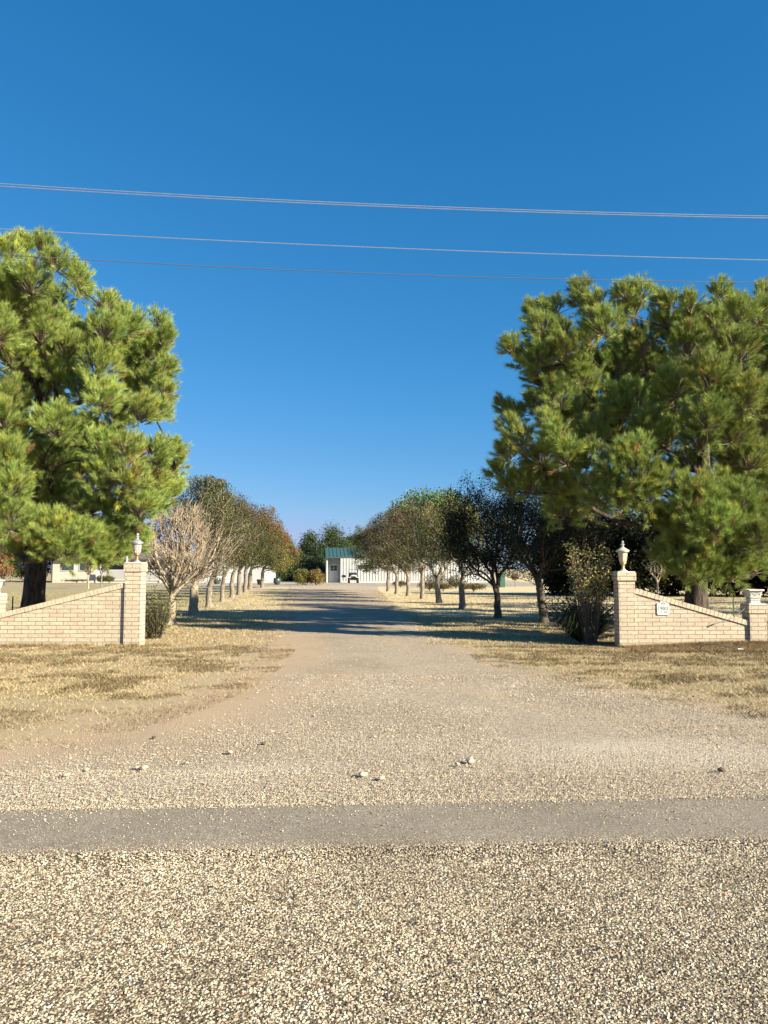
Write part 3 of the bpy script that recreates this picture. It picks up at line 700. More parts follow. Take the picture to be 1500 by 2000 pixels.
def broadtree(name, base, R0, forkh, cc, rad3, ntg, nleaf, lsize, pal, wts, label, cat, group, seed, barkm='pearbark', toppal=None, sprd=.13, r0=.006, twig=.35, leaffn=None, lean=0.0, hollow=.35, upm=.5, extra_t=None, pw=.6, wig=.08):
    rg = np.random.default_rng(seed); base = np.array(base, float); cc = np.array(cc, float)
    root = empty(name, base, label=label, cat=cat, group=group)
    d = rdir(ntg, rg); q = (hollow + (1 - hollow) * rg.random(ntg)) ** .6
    T = cc + d * q[:, None] * np.array(rad3) * (1 + .12 * np.sin(d[:, 0:1] * 5 + seed) + .10 * np.sin(d[:, 2:3] * 7 + d[:, 1:2] * 4 + seed * 2))
    T[:, 2] = np.maximum(T[:, 2], forkh + .15 + rg.random(ntg) * .2)
    if extra_t is not None: T = np.concatenate([T, extra_t])
    nT = 5; hz = np.linspace(0, forkh, nT); tr = np.stack([base[0] + lean * hz + rg.normal(size=nT) * .012, base[1] + rg.normal(size=nT) * .012, hz], 1); tr[0, :2] = base[:2]
    N, par, rad, nt0, tips, dr = grow(tr, T, R0 * .8, r0=r0, pw=pw, step=.2, wig=wig, rg=rg, curve=upm)
    trr = R0 * np.linspace(1.0, .85, nT); trr[0] *= 1.25; rad[:nt0] = trr
    parts = [trunktube(tr, trr, 12, rg, .04)] + skeleton(N, par, rad, nt0, 4)
    # fine twigs from the tips
    m = int(len(T) * 3 * twig) + 1; k = rg.integers(0, len(tips), m); A = N[tips[k]]
    dd = norm(dr[tips[k]] + rg.normal(size=(m, 3)) * .55); B = A + dd * (.12 + .25 * rg.random((m, 1)))
    parts.append(frusta(A, B, np.full(m, r0 * .9), np.full(m, r0 * .4), 3))
    v, f = joinVF(parts); raw('trunk', local(v, base), f, M[barkm], root, smooth=True)
    if nleaf:
        k = rg.integers(0, len(T), nleaf); cen = N[tips[k]] if True else T[k]
        if leaffn is not None:
            pr = np.array([leaffn((cen_ - cc) / np.array(rad3)) for cen_ in N[tips]]); pr = pr / pr.sum(); k = rg.choice(len(tips), nleaf, p=pr); cen = N[tips[k]]
        pos = cen + rg.normal(size=(nleaf, 3)) * sprd
        ct_ = stonetint(len(tips), pal, wts, rg)
        if toppal is not None:
            hrel = (N[tips][:, 2] - cc[2]) / rad3[2] + .3 * (N[tips][:, 0] - cc[0]) / rad3[0] + rg.normal(size=len(tips)) * .35
            alt = stonetint(len(tips), toppal, [1] * len(toppal), rg); ct_ = np.where((hrel > .25)[:, None], alt, ct_)
        t = ct_[k] * (.6 + .8 * rg.random((nleaf, 1)))
        dl_ = np.abs((pos - cc) / np.array(rad3)); ok = (np.linalg.norm(dl_, axis=1) < 1.12) | (extra_t is not None)
        pos, t = pos[ok], t[ok]
        v, f, t = leaves(pos, lsize * (.7 + .6 * rg.random(len(pos))), t, rg, .6)
        raw('crown', local(v, base), f, M['leaf'], root, tint=t)
    return root
GRN = [(.075, .095, .028), (.10, .115, .04), (.055, .07, .025), (.13, .13, .05)]
BRN = [(.135, .10, .05), (.11, .095, .05), (.15, .105, .055), (.09, .09, .042)]
RED = [(.22, .10, .045), (.19, .13, .05), (.14, .13, .05), (.22, .14, .05)]
YEL = [(.22, .20, .05), (.16, .16, .05), (.28, .24, .05)]
gR = 'pear trees lining the right of the driveway'; gL = 'pear trees lining the left of the driveway'
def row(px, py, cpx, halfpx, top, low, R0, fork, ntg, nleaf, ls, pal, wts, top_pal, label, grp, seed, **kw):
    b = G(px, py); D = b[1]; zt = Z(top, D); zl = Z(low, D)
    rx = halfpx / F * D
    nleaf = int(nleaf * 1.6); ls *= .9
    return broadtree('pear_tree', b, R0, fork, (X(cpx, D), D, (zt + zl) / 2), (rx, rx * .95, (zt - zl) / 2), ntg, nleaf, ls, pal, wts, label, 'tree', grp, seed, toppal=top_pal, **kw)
row(1063, 1218, 1068, 128, 925, 1130, .13, .75, 480, 12000, .06, [(.026, .034, .013), (.04, .045, .018)], [1, 1], None, 'nearest pear tree right of the driveway, sparse and coloured dark for the shade of the big pine', gR, 41, barkm='darkbark', r0=.007, lean=-.1)  # pine shade is put into the dark leaf and bark colours
whips = np.array([P(px, py, 23.4 + dy) for px, py, dy in ((905, 945, 0), (912, 938, .2), (925, 950, -.2), (940, 938, .1), (955, 932, .3), (948, 950, -.3), (962, 945, 0), (918, 965, .1), (935, 968, .3))])
row(972, 1207, 958, 104, 958, 1120, .11, .72, 480, 17000, .06, [(.026, .032, .013), (.04, .042, .018)], [1, 1], None, 'shade-darkened pear tree with bare whips at its top, second from the road on the right', gR, 42, barkm='darkbark', r0=.007, extra_t=whips)  # leaf and bark colours darkened here too, in place of shade
row(903, 1190, 896, 82, 978, 1112, .12, .95, 260, 11000, .06, GRN, [3, 3, 2, 1], YEL, 'pear tree with yellowing top, third from the road on the right', gR, 43)
row(858, 1178, 852, 76, 978, 1116, .13, .85, 240, 11500, .065, GRN, [3, 3, 2, 1], BRN, 'pear tree with bent forked trunk, fourth from the road on the right', gR, 44, lean=-.12)
row(825, 1170, 812, 70, 980, 1117, .11, 1.2, 220, 11500, .07, GRN[:2] + BRN[:2], [1, 1, 2, 2], BRN, 'pear tree with brown-tinged crown, fifth from the road on the right', gR, 45)
row(797, 1164, 782, 66, 990, 1117, .12, 1.0, 220, 11000, .075, GRN[:2] + BRN[:2], [1, 1, 1, 1], BRN, 'pear tree with dull brown-green crown, sixth from the road on the right', gR, 46)
row(775, 1160, 755, 62, 1003, 1118, .12, 1.0, 220, 11000, .08, BRN[:2] + GRN[:2], [2, 2, 1, 1], BRN, 'dusky pear tree, seventh from the road on the right', gR, 47)
row(758, 1155, 728, 46, 1020, 1120, .12, 1.2, 200, 10000, .085, GRN, [2, 3, 2, 1], GRN, 'green pear tree hiding the metal building, farthest on the right', gR, 48)

row(333, 1221, 350, 64, 988, 1150, .13, .62, 270, 220, .05, BRN, [1, 1, 1, 1], None, 'leafless pale-twigged pear tree behind the left entrance pillar', gL, 50, barkm='palebark', r0=.0085, twig=1.6, hollow=.6, pw=.9, wig=.07)
row(378, 1200, 395, 88, 938, 1140, .16, .95, 380, 11500, .06, BRN + GRN, [2, 2, 1, 1, 2, 2, 1, 1], GRN, 'half bare pear tree with thick trunk, second from the road on the left', gL, 51, barkm='palebark', r0=.008, twig=.8, leaffn=lambda q: .03 + max(0, q[2] + .25 + .25 * q[1]) ** 1.2, hollow=.45, pw=.9, wig=.05)
row(408, 1186, 432, 66, 948, 1115, .13, .8, 300, 11500, .062, GRN + BRN, [2, 3, 1, 2, 1, 1, 1, 1], None, 'grey-green pear tree with low fork, third from the road on the left', gL, 52)
row(434, 1175, 455, 56, 962, 1112, .11, .9, 240, 11500, .07, GRN + BRN, [2, 3, 1, 2, 1, 1, 1, 1], BRN, 'slim-trunked pear tree, fourth from the road on the left', gL, 53)
row(453, 1168, 482, 52, 985, 1112, .13, .9, 220, 10500, .075, GRN, [2, 3, 1, 2], BRN, 'olive pear tree, fifth from the road on the left', gL, 54)
row(467, 1162.5, 505, 46, 986, 1110, .14, 1.2, 210, 10500, .08, GRN, [2, 3, 1, 2], RED, 'pear tree with a rounded reddish top, sixth from the road on the left', gL, 55)
row(479, 1157, 515, 50, 1010, 1112, .14, 1.2, 210, 10000, .085, GRN[1:] + YEL[:2], [2, 1, 2, 1, 1], RED, 'olive-yellow pear tree, seventh from the road on the left', gL, 56)
row(488, 1152, 530, 46, 1028, 1114, .17, 1.2, 210, 10000, .09, YEL + GRN, [1, 1, 1, 1, 1, 1, 1], RED, 'russet pear tree with a split dark trunk, eighth from the road on the left', gL, 57)
row(512, 1148, 548, 38, 1042, 1118, .15, 1.2, 180, 9000, .10, YEL + GRN[1:2], [1, 1, 1, 2], RED, 'orange-red pear tree, farthest on the left', gL, 58)

# shrubs
def shrub(name, base, rx, ry, h, nst, nleaf, ls, pal, wts, label, cat, seed, barkm='darkbark', group=None, r0=.005, spread=.07, z0=.12, arch=.35, dens_lo=0):
    rg = np.random.default_rng(seed); base = np.array(base, float); root = empty(name, base, label=label, cat=cat, group=group)
    A = []; B = []; RA = []; RB = []; pts = []
    for k in range(nst):
        a = rg.uniform(0, 6.283); q = rg.random() ** .5; tip = np.array([math.cos(a) * rx * q, math.sin(a) * ry * q, h * (1 - arch * q * q) * rg.uniform(.6, 1.0)])
        st_ = np.array([math.cos(a) * rx * .25 * q, math.sin(a) * ry * .25 * q, 0]); cp = st_ * .6 + tip * .4; cp[2] = tip[2] * .7
        ss = np.linspace(0, 1, 7)[:, None]; path = (1 - ss) ** 2 * st_ + 2 * ss * (1 - ss) * cp + ss ** 2 * tip + rg.normal(size=(7, 3)) * .018 * np.minimum(1, ss * 3)
        A.append(path[:-1]); B.append(path[1:]); rs = r0 * np.linspace(1.5, .5, 7); RA.append(rs[:-1]); RB.append(rs[1:])
        pts.append(path[1:])
    v, f = frusta(np.concatenate(A), np.concatenate(B), np.concatenate(RA), np.concatenate(RB), 3)
    raw('stems', v, f, M[barkm], root)
    Pp = np.concatenate(pts); Pp = Pp[Pp[:, 2] > z0]; k = rg.integers(0, len(Pp), nleaf); pos = Pp[k] + rg.normal(size=(nleaf, 3)) * spread; pos[:, 2] = np.maximum(pos[:, 2], .02)
    t = stonetint(nleaf, pal, wts, rg); v, f, t = leaves(pos, ls * (.6 + .8 * rg.random(nleaf)), t, rg, .5)
    raw('foliage', v, f, M['leaf'], root, tint=t); return root
p = G(312, 1243); shrub('shrub', (p[0] + .05, 16.7, 0), .54, .5, 1.2, 90, 2700, .045, GRN + YEL[:1] + BRN[:1], [2, 3, 2, 2, 2, 1], 'wiry olive shrub right of the left entrance pillar', 'shrub', 61, r0=.005, spread=.085)
shrub('shrub', (X(1150, 15.5), 15.5, 0), .55, .40, 2.15, 80, 2300, .05, [(.62, .54, .24), (.50, .46, .17), (.26, .26, .09), (.42, .24, .11)], [3, 3, 2, 1], 'tall yellow-leaved shrub left of the right entrance pillar', 'shrub', 62, spread=.055, z0=.9, arch=.12)
shrub('shrub', (X(1135, 16.9), 16.9, 0), .95, .5, 1.25, 100, 3600, .05, [(.06, .07, .03), (.045, .05, .022), (.12, .12, .05)], [3, 3, 1], 'low dark leafy shrub at the foot of the tall yellow shrub', 'shrub', 63, spread=.06, z0=.1)
# strappy clump
rg = np.random.default_rng(64); nb = 420; a = rg.uniform(0, 6.283, nb); q = rg.uniform(.35, 1.0, nb)
b0 = np.stack([np.cos(a) * .12, np.sin(a) * .12, np.zeros(nb)], 1); VV = []; o = 0; FF = []
for k in range(nb):
    dx, dy = math.cos(a[k]), math.sin(a[k]); L = .9 * q[k] + .2; hh = rg.uniform(.25, .75); pv = []
    for s in np.linspace(0, 1, 6):
        x = b0[k, 0] + dx * L * s; y = b0[k, 1] + dy * L * s * .7; z = hh * (math.sin(s * 2.4)) ; wdt = .014 * (1 - s) + .002
        pv += [(x - dy * wdt, y + dx * wdt, max(z, .01)), (x + dy * wdt, y - dx * wdt, max(z, .01))]
    VV += pv
    for s in range(5): FF.append([o + 2 * s, o + 2 * s + 1, o + 2 * s + 3, o + 2 * s + 2])
    o += 12
gc = raw('ornamental_grass', np.array(VV), np.array(FF), M['leaf'], tint=np.tile(np.array([[.075, .085, .04]]), (len(VV), 1)))
gc.location = (X(1140, 15.9), 15.9, 0); tag(gc, 'dark strappy clump of arching blades left of the right pillar', 'plant')
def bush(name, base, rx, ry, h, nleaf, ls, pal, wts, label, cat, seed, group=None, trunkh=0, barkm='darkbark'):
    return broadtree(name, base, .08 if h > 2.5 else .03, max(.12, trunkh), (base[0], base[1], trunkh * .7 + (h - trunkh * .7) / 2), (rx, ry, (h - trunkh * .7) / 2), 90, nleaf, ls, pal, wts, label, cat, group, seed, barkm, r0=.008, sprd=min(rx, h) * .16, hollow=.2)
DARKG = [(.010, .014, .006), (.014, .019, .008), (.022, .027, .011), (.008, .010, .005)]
# screen behind the right pine, its shade put into near-black leaf colours
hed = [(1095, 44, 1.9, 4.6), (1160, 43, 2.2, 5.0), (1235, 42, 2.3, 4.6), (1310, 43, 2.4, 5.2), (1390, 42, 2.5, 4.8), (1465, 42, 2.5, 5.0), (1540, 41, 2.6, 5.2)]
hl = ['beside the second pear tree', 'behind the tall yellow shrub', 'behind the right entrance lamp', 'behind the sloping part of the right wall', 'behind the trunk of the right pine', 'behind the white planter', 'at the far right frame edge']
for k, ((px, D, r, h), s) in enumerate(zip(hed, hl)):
    bush('juniper_tree', (X(px, D), D, 0), r, r * .8, h, 15000, .20, DARKG, [2, 2, 1, 2], f'dense shade-darkened juniper {s}', 'tree', 70 + k, 'dark junipers across the back of the right lawn', 0)
bush('juniper_tree', (X(8, 88), 88, 0), 3.2, 2.5, 6.5, 9000, .22, DARKG, [2, 2, 1, 2], 'dark tree mass at the far left edge beyond the house lawn', 'tree', 80, None, .5)
bush('juniper_tree', (X(58, 90), 90, 0), 3.0, 2.5, 6.0, 9000, .22, DARKG, [2, 2, 1, 2], 'dark tree seen between the left pine trunk and the frame edge', 'tree', 81, None, .5)
bush('dead_tree', (X(10, 70), 70, 0), .9, .9, 3.6, 2400, .12, [(.36, .20, .08), (.28, .15, .07)], [1, 1], 'browned orange conifer at the far left edge', 'tree', 82, None, .8)
# far conifers and bushes
def cone_tree(base, r, h, n, ls, pal, wts, label, seed, name='conifer_tree', group=None, z0=.6):
    rg = np.random.default_rng(seed); base = np.array(base, float); root = empty(name, base, label=label, cat='tree', group=group)
    v, f = trunktube(np.stack([np.zeros(5), np.zeros(5), np.linspace(0, h * .85, 5)], 1), np.linspace(.16, .03, 5), 8, rg)
    raw('trunk', v, f, M['darkbark'], root)
    nl = 60; zc = z0 + (h - z0) * rg.random(nl) ** 1.15; a = rg.uniform(0, 6.283, nl); rr = r * (1 - (zc - z0) / (h - z0)) ** .7 * rg.uniform(.45, .95, nl)
    c = np.stack([np.cos(a) * rr, np.sin(a) * rr, zc], 1); tc = stonetint(nl, pal, wts, rg)
    k = rg.integers(0, nl, n); s = r * .17
    pos = c[k] + rg.normal(size=(n, 3)) * np.array([s, s, s * .9])
    v, f, t = leaves(pos, ls * (.6 + .8 * rg.random(n)), tc[k] * (.7 + .6 * rg.random((n, 1))), rg, .35, up=.6)
    raw('crown', v, f, M['leaf'], root, tint=t); return root
BG = [(.055, .085, .035), (.075, .105, .04), (.04, .065, .03)]
gC = 'conifers behind the metal building'
def CT(px, top, D, r, seed, label, pal=BG, n=12000): cone_tree((X(px, D), D, 0), r, Z(top, D), n, .30, pal, [1] * len(pal), label, seed, group=gC)
CT(605, 1046, 104, 2.6, 90, 'pointed conifer left of the green-roofed building')
CT(648, 1036, 112, 4.0, 91, 'tallest dark conifer above the green roof')
CT(631, 1068, 108, 1.8, 92, 'small pointed conifer between the two tall ones by the green roof')
CT(672, 1058, 115, 2.6, 93, 'broad-topped conifer over the middle of the green roof', pal=BG + [(.10, .13, .05)])
CT(690, 1050, 118, 2.6, 94, 'conifer just left of the farthest right pear tree')
CT(575, 1085, 100, 2.6, 95, 'low conifer behind the orange-red pear tree', pal=BG + [(.11, .12, .05)])
CT(540, 1095, 100, 3.0, 96, 'low broad conifer behind the glazed pot', pal=BG + [(.11, .12, .05)])
CT(596, 1100, 98, 3.2, 97, 'bushy green conifer behind the yellow shrub', pal=BG + [(.11, .12, .05)])
CT(560, 1105, 97, 2.8, 98, 'short conifer between the glazed pot and the yellow shrub', pal=BG + [(.11, .12, .05)])
bush('pine_tree', (X(842, 92), 92, 0), 5.4, 4.5, Z(955, 92), 32000, .30, [(.15, .21, .06), (.19, .24, .07), (.10, .15, .045)], [2, 1, 1], 'distant bright green tree rising above the right pear row', 'tree', 99, None, 3.0)
shrubs = [(605, 71, 1.35, 1.45, YEL + [(.20, .12, .05)], 'yellow-green shrub in front of the green-roofed building', 5200),
          (1, 1, 0, 0, 0, 0, 0)]
bush('shrub', (X(592, 71), 71, 0), .9, .8, 1.45, 4200, .11, YEL + [(.16, .15, .05)], [1, 1, 1, 2], 'left yellow-green shrub before the green-roofed building', 'shrub', 101, None, 0)
bush('shrub', (X(619, 71), 71, 0), .85, .8, 1.45, 4200, .11, YEL + [(.24, .13, .05)], [1, 1, 1, 2], 'right rusty-yellow shrub before the green-roofed building', 'shrub', 102, None, 0)
OLV = [(.16, .15, .06), (.11, .11, .045), (.22, .17, .08)]
for k, (px, D, r, h, s) in enumerate([(782, 62, .7, .5, 'low pale shrub left of the sixth pear trunk'), (838, 52, .8, .75, 'round olive shrub behind the fourth pear trunk'), (866, 51, .6, .5, 'small grey shrub right of the fourth pear trunk'),
                                      (925, 50, .95, .55, 'spreading dark olive shrub behind the second pear tree'), (852, 60, .9, 1.3, 'taller olive shrub before the white wall'), (890, 58, .8, 1.0, 'twiggy shrub before the white wall, right of the third pear trunk')]):
    bush('shrub', (X(px, D), D, 0), r, r * .7, h, 1800, .08, OLV, [1, 2, 1], s, 'shrub', 110 + k, 'shrubs before the white building', 0)
bush('shrub', (X(150, 80), 80, 0), 1.9, .7, .35, 2600, .09, [(.05, .10, .06), (.06, .12, .08)], [1, 1], 'low blue-green groundcover bed along the house wall', 'shrub', 120)
bush('shrub', (X(198, 80), 80, 0), .55, .5, .85, 1600, .09, GRN, [1, 1, 1, 1], 'left round bush in front of the porch railing', 'shrub', 121, 'bushes by the porch')
bush('shrub', (X(213, 80), 80, 0), .55, .5, .85, 1600, .09, GRN[:2] + YEL[:1], [1, 1, 1], 'right olive bush in front of the porch railing', 'shrub', 122, 'bushes by the porch')
# young trees on the lawns
def young(px, py, top, label, seed, stems=1, leafn=900, barkm='palebark'):
    b = G(px, py); D = b[1]; h = Z(top, D)
    broadtree('young_tree', b, .06, h * .35, (b[0], D, h * .72), (h * .22, h * .2, h * .28), 70, leafn, .09, GRN, [1, 1, 1, 1], label, 'tree', None, seed, barkm, r0=.009)
young(172, 1150, 1085, 'young multi-stemmed tree on the left lawn before the house', 130)
young(198, 1146, 1080, 'young single-trunk tree on the left lawn before the porch bushes', 131, barkm='pearbark')
young(1285, 1170, 1080, 'pale forked young tree just behind the right wall plaque', 132, leafn=250)

# stump beside the green box
b = G(1006, 1147); bush('stump', (b[0], b[1], 0), .35, .3, 1.15, 500, .1, [(.20, .13, .10), (.30, .22, .16)], [1, 1], 'gnarled brown stump with dead leaves on the right lawn', 'stump', 133, None, .5, 'pearbark')

# ------------------------------------------------------------------ entrance walls
PW = .32
def pillar(name, x0, yf, zt, label, seed_off=0, cap=True):
    r = empty(name, (x0 + PW / 2, yf + PW / 2, 0), label=label, cat='pillar')
    h = PW / 2; m = MB(); m.box(-h, h, -h, h, -.05, zt - .185); m.build('shaft', M['brick'], r, bevel=.004)
    m = MB(); m.box(-h - .022, h + .022, -h - .022, h + .022, zt - .185, zt - .026); m.build('collar', M['brick'], r, bevel=.004)
    m = MB(); m.box(-h - .01, h + .01, -h - .01, h + .01, zt - .026, zt); m.build('capstone', M['cast'], r, bevel=.006)
    return r
DL = 15.05
lx0 = X(244, DL); ltop = Z(1098, DL)
pillar('brick_pillar', lx0, DL, ltop, 'tall cream brick pillar with lantern at the left wall end')
DR = 14.85
rx0 = X(1207, DR); rtop = Z(1116, DR)
pillar('brick_pillar', rx0, DR, rtop, 'tall cream brick pillar with lantern at the right wall end')
sx0 = X(1461, DR); stop = Z(1179, DR)
pillar('brick_pillar', sx0, DR, stop, 'short cream brick pillar carrying a white planter at the right')
lx1 = X(-34, DL); lstop = Z(1160, DL)
pillar('brick_pillar', lx1, DL, lstop, 'short cream brick pillar cut by the left frame edge')

def wall(xa, xb, za, zb, yf, label):
    """sloping wall from (xa, za) to (xb, zb); za/zb: top of the cap row"""
    th = .24; r = empty('brick_wall', (xa, yf, 0), label=label, cat='wall')
    L = xb - xa; cp = .105; m = MB()
    ln = math.hypot(L, zb - za); ux, uz = L / ln, (zb - za) / ln; nx, nz = -uz, ux
    A = [(0, 0, -.05), (L, 0, -.05), (L, 0, zb - cp), (0, 0, za - cp)]; B = [(x, th, z) for x, y, z in A]
    sh = lambda ps: [(p[0] + xa, p[2]) for p in ps]
    m.face(A, sh(A)); m.face(B[::-1], sh(B[::-1]))
    for k in range(4):
        j = (k + 1) % 4; m.face([A[k], B[k], B[j], A[j]])
    m.build('panel', M['brick'], r)
    core = MB(); y0, y1 = -.022, th + .022
    def prism(s0, s1, h0, h1, ya, yb, mb):
        q = [(s * ux + h * nx, s * uz + h * nz + za - cp) for s, h in ((s0, h0), (s1, h0), (s1, h1), (s0, h1))]
        a = [(x, ya, z) for x, z in q]; b_ = [(x, yb, z) for x, z in q]
        mb.face(a); mb.face(b_[::-1])
        for k in range(4):
            j = (k + 1) % 4; mb.face([a[k], b_[k], b_[j], a[j]])
    prism(.01, ln - .01, .004, .088, y0 + .008, y1 - .008, core); core.build('mortar_bed', M['mortar'], r)
    br = MB(); n = int(ln / .0765); w_ = ln / n
    for k in range(n):
        dz = random.uniform(-.0015, .0015); prism(k * w_ + .004, (k + 1) * w_ - .004, .001, .096 + dz, y0 + dz, y1, br)
    br.build('cap_row', M['capbrick'], r)
    return r
wz = lambda py, D: Z(py, D)
wall(lx1 + PW, lx0, Z(1198, DL), Z(1137, DL), DL + .05, 'sloping cream brick wall left of the driveway')
wall(rx0 + PW, sx0, Z(1148, DR), Z(1212, DR), DR + .05, 'sloping cream brick wall with number plaque right of the driveway')

# lanterns
def lantern(x, y, z, s, metal, stem, glassm, label):
    r = empty('lantern', (x, y, z), label=label, cat='lamp'); r.scale = (s, s, s)
    MB().lathe([(.085, 0), (.085, .012), (.06, .025), (.045, .04), (.04, .05)], n=24).build('base', M[metal], r, True)
    MB().lathe([(.034, .0505), (.028, .07), (.030, .13), (.05, .145), (.062, .155), (.058, .168), (.072, .176), (.072, .184)], n=24).build('stem', M[stem], r, True)
    g = MB().lathe([(.062, .185), (.075, .22), (.083, .28), (.09, .33), (.094, .385)], n=12).build('glass', M[glassm], r, False)
    fr = MB()
    for k in range(6):
        a = math.pi / 3 * k + .2; ca, sa = math.cos(a), math.sin(a)
        fr.bar((.066 * ca, .066 * sa, .184), (.087 * ca, .087 * sa, .27), .0035, 5); fr.bar((.087 * ca, .087 * sa, .27), (.098 * ca, .098 * sa, .386), .0035, 5)
    for zz, q_ in ((.184, .066), (.386, .098)):
        for k in range(12): fr.bar((q_ * math.cos(k * .5236 + .2), q_ * math.sin(k * .5236 + .2), zz), (q_ * math.cos((k + 1) * .5236 + .2), q_ * math.sin((k + 1) * .5236 + .2), zz), .004, 5)
    fr.build('frame', M[stem], r)
    MB().lathe([(.012, .19), (.012, .25), (.03, .28), (.034, .31), (.02, .34)], n=12).build('bulb', M['white'], r, True)
    MB().lathe([(.118, .388), (.124, .394), (.124, .408), (.135, .415), (.133, .424), (.09, .452), (.055, .476), (.030, .494), (.026, .51), (.024, .525)], n=28).build('roof', M[metal], r, True)
    MB().lathe([(.024, .5255), (.045, .54), (.04, .55), (.018, .562), (.015, .57), (.026, .585), (.024, .602), (.010, .617), (.004, .625)], n=20).build('finial', M[metal], r, True)
    return r
lantern(X(267, DL + .17), DL + .17, ltop, Z(1039, DL + .17) / 1 * 0 + (Z(1040, DL) - ltop) / .625, 'pewter', 'copper', 'lampglass', 'grey lantern with clear glass and copper stem on the left pillar')
lantern(X(1217, DR + .17), DR + .17, rtop, (Z(1055, DR) - rtop) / .625, 'paleverd', 'brass', 'frost', 'pale green-white lantern with cloudy glass on the right pillar')
# little ornament on the left pillar
o = MB().lathe([(.022, 0), (.024, .01), (.012, .02), (.020, .045), (.022, .06), (.010, .075), (.015, .09), (.013, .105), (.003, .115)], n=14).build('figurine', M['white'], None, True)
o.location = (X(248, DL + .1), DL + .09, ltop); tag(o, 'tiny white figurine left of the lantern on the left pillar', 'ornament')

# planters
def planter(x, y, z, label):
    r = empty('planter', (x, y, z), label=label, cat='planter')
    MB().lathe([(.105, 0), (.105, .035), (.09, .04), (.085, .055), (.10, .06), (.105, .085), (.08, .095)], n=32, sq=True).build('foot', M['cast'], r, bevel=.003)
    b = MB().lathe([(.088, .0955), (.112, .11), (.120, .18), (.138, .235)], n=32, sq=True)
    for sx in (-1, 1):
        pass
    for k in range(4):      # carved swags on each side
        a = k * math.pi / 2; ca, sa = math.cos(a), math.sin(a)
        for j in range(-3, 4):
            zc = .165 + .018 * abs(j) % .04; u = j * .029
            c = Vector((ca * .122 - sa * u, sa * .122 + ca * u, zc)); b.lathe([(.001, -.013), (.012, -.006), (.013, .004), (.001, .013)], c, 8)
            c2 = Vector((ca * .126 - sa * (u + .01), sa * .126 + ca * (u + .01), .205)); b.lathe([(.001, -.007), (.007, 0), (.001, .007)], c2, 6)
    b.build('bowl', M['cast'], r)
    MB().lathe([(.138, .2355), (.165, .243), (.168, .265), (.158, .272), (.135, .272), (.13, .25)], n=32, sq=True).build('rim', M['cast'], r, bevel=.003)
    return r
planter(sx0 + PW / 2 - .015, DR + PW / 2, stop, 'white carved square planter on the short right pillar')
planter(lx1 + PW / 2 - .02, DL + PW / 2, lstop, 'white planter on the short left pillar, only its edge in view')

# number plaque
DW = DR + .05; pr = empty('number_plaque', (X(1292.5, DW), DW - .012, Z(1201, DW)), label='white arched house number plaque on the right wall', cat='sign')
hw = .118; hh = .235; pts = [(-hw + .015, 0), (hw - .015, 0), (hw, .015), (hw, hh - .015), (hw - .02, hh)]
for k in range(9):
    a = math.pi * k / 8; pts.append((.062 * math.cos(a), hh + .045 * math.sin(a)))
pts += [(-hw + .02, hh), (-hw, hh - .015), (-hw, .015)]
m = MB(); Fp = [(x, -.006, z) for x, z in pts]; Bp = [(x, .011, z) for x, z in pts]
m.face(Fp); m.face(Bp[::-1])
for k in range(len(pts)):
    j = (k + 1) % len(pts); m.face([Fp[k], Bp[k], Bp[j], Fp[j]])
m.build('plate', M['white'], pr)
M['ink'] = plain('grey lettering', (.12, .125, .14), .6, 0, .05)
def text(s, size, z, parent, name='lettering', x=0, sx=1):
    cu = bpy.data.curves.new('t', 'FONT'); cu.body = s; cu.size = size; cu.align_x = 'CENTER'; cu.extrude = .0008
    ob = bpy.data.objects.new('t', cu); C.objects.link(ob); dg = bpy.context.evaluated_depsgraph_get(); dg.update()
    me = bpy.data.meshes.new_from_object(ob.evaluated_get(dg)); C.objects.unlink(ob); bpy.data.objects.remove(ob)
    me.materials.clear(); me.materials.append(M['ink'])
    o = bpy.data.objects.new(name, me); C.objects.link(o); o.parent = parent; o.rotation_euler = (math.pi / 2, 0, 0); o.location = (x, -.0075, z); o.scale = (sx, 1, 1)
    return o
text('19003', .088, .095, pr, sx=.95); text('C R  1840', .038, .045, pr, sx=.95)
m = MB()
for k in range(-2, 3): m.lathe([(.001, -.012), (.010, 0), (.001, .012)], (k * .018, -.005, hh - .022 + .01 * (2 - abs(k))), 8)
m.build('crest', M['ink'], pr)
m = MB()
for x in (-hw + .014, hw - .014):
    for z in (.02, hh - .02): m.bar((x, -.004, z), (x, -.0095, z), .006, 8)
m.build('screws', M['tin'], pr)

# irrigation pipe by the right wall and the thin rod
pts = [P(1336, 1276, 14.2), P(1350, 1272, 14.3), P(1362, 1277, 14.35)]; pts = []
for px, py in ((1363, 1277), (1366, 1268), (1370, 1262), (1376, 1259), (1386, 1257.5), (1400, 1258), (1415, 1261), (1430, 1265), (1441, 1267.5)): pts.append(tuple(P(px, py, 14.1)))
for a_ in pts: pass
pp = empty('irrigation_pipe', (pts[0][0], pts[0][1], 0), label='black bent irrigation pipe with white end lying before the right wall', cat='pipe')
loc = lambda q: tuple(np.array(q) - np.array(pp.location))
z0 = pts[0][2]
m = MB(); pl_ = [loc(q) for q in pts]; pl_ = [(q[0], q[1], max(q[2], .01)) for q in pl_]; m.path([(pl_[0][0] - .015, pl_[0][1], -.02)] + pl_, .009, 8); m.build('pipe', M['hose'], pp)
e1 = pl_[-1]; m = MB(); m.bar(e1, (e1[0] + .10, e1[1], e1[2] - .008), .015, 10); m.build('fitting', M['white'], pp)
ra_ = P(1392, 1220, DW - .03); rb_ = P(1434, 1205, DW - .035); rc_ = P(1459, 1185, DW - .03)
rr_ = empty('metal_rod', tuple(ra_), label='thin bent rod with dark tip leaning across the wall onto the short right pillar', cat='rod')
lo = lambda q: tuple(np.array(q) - ra_)
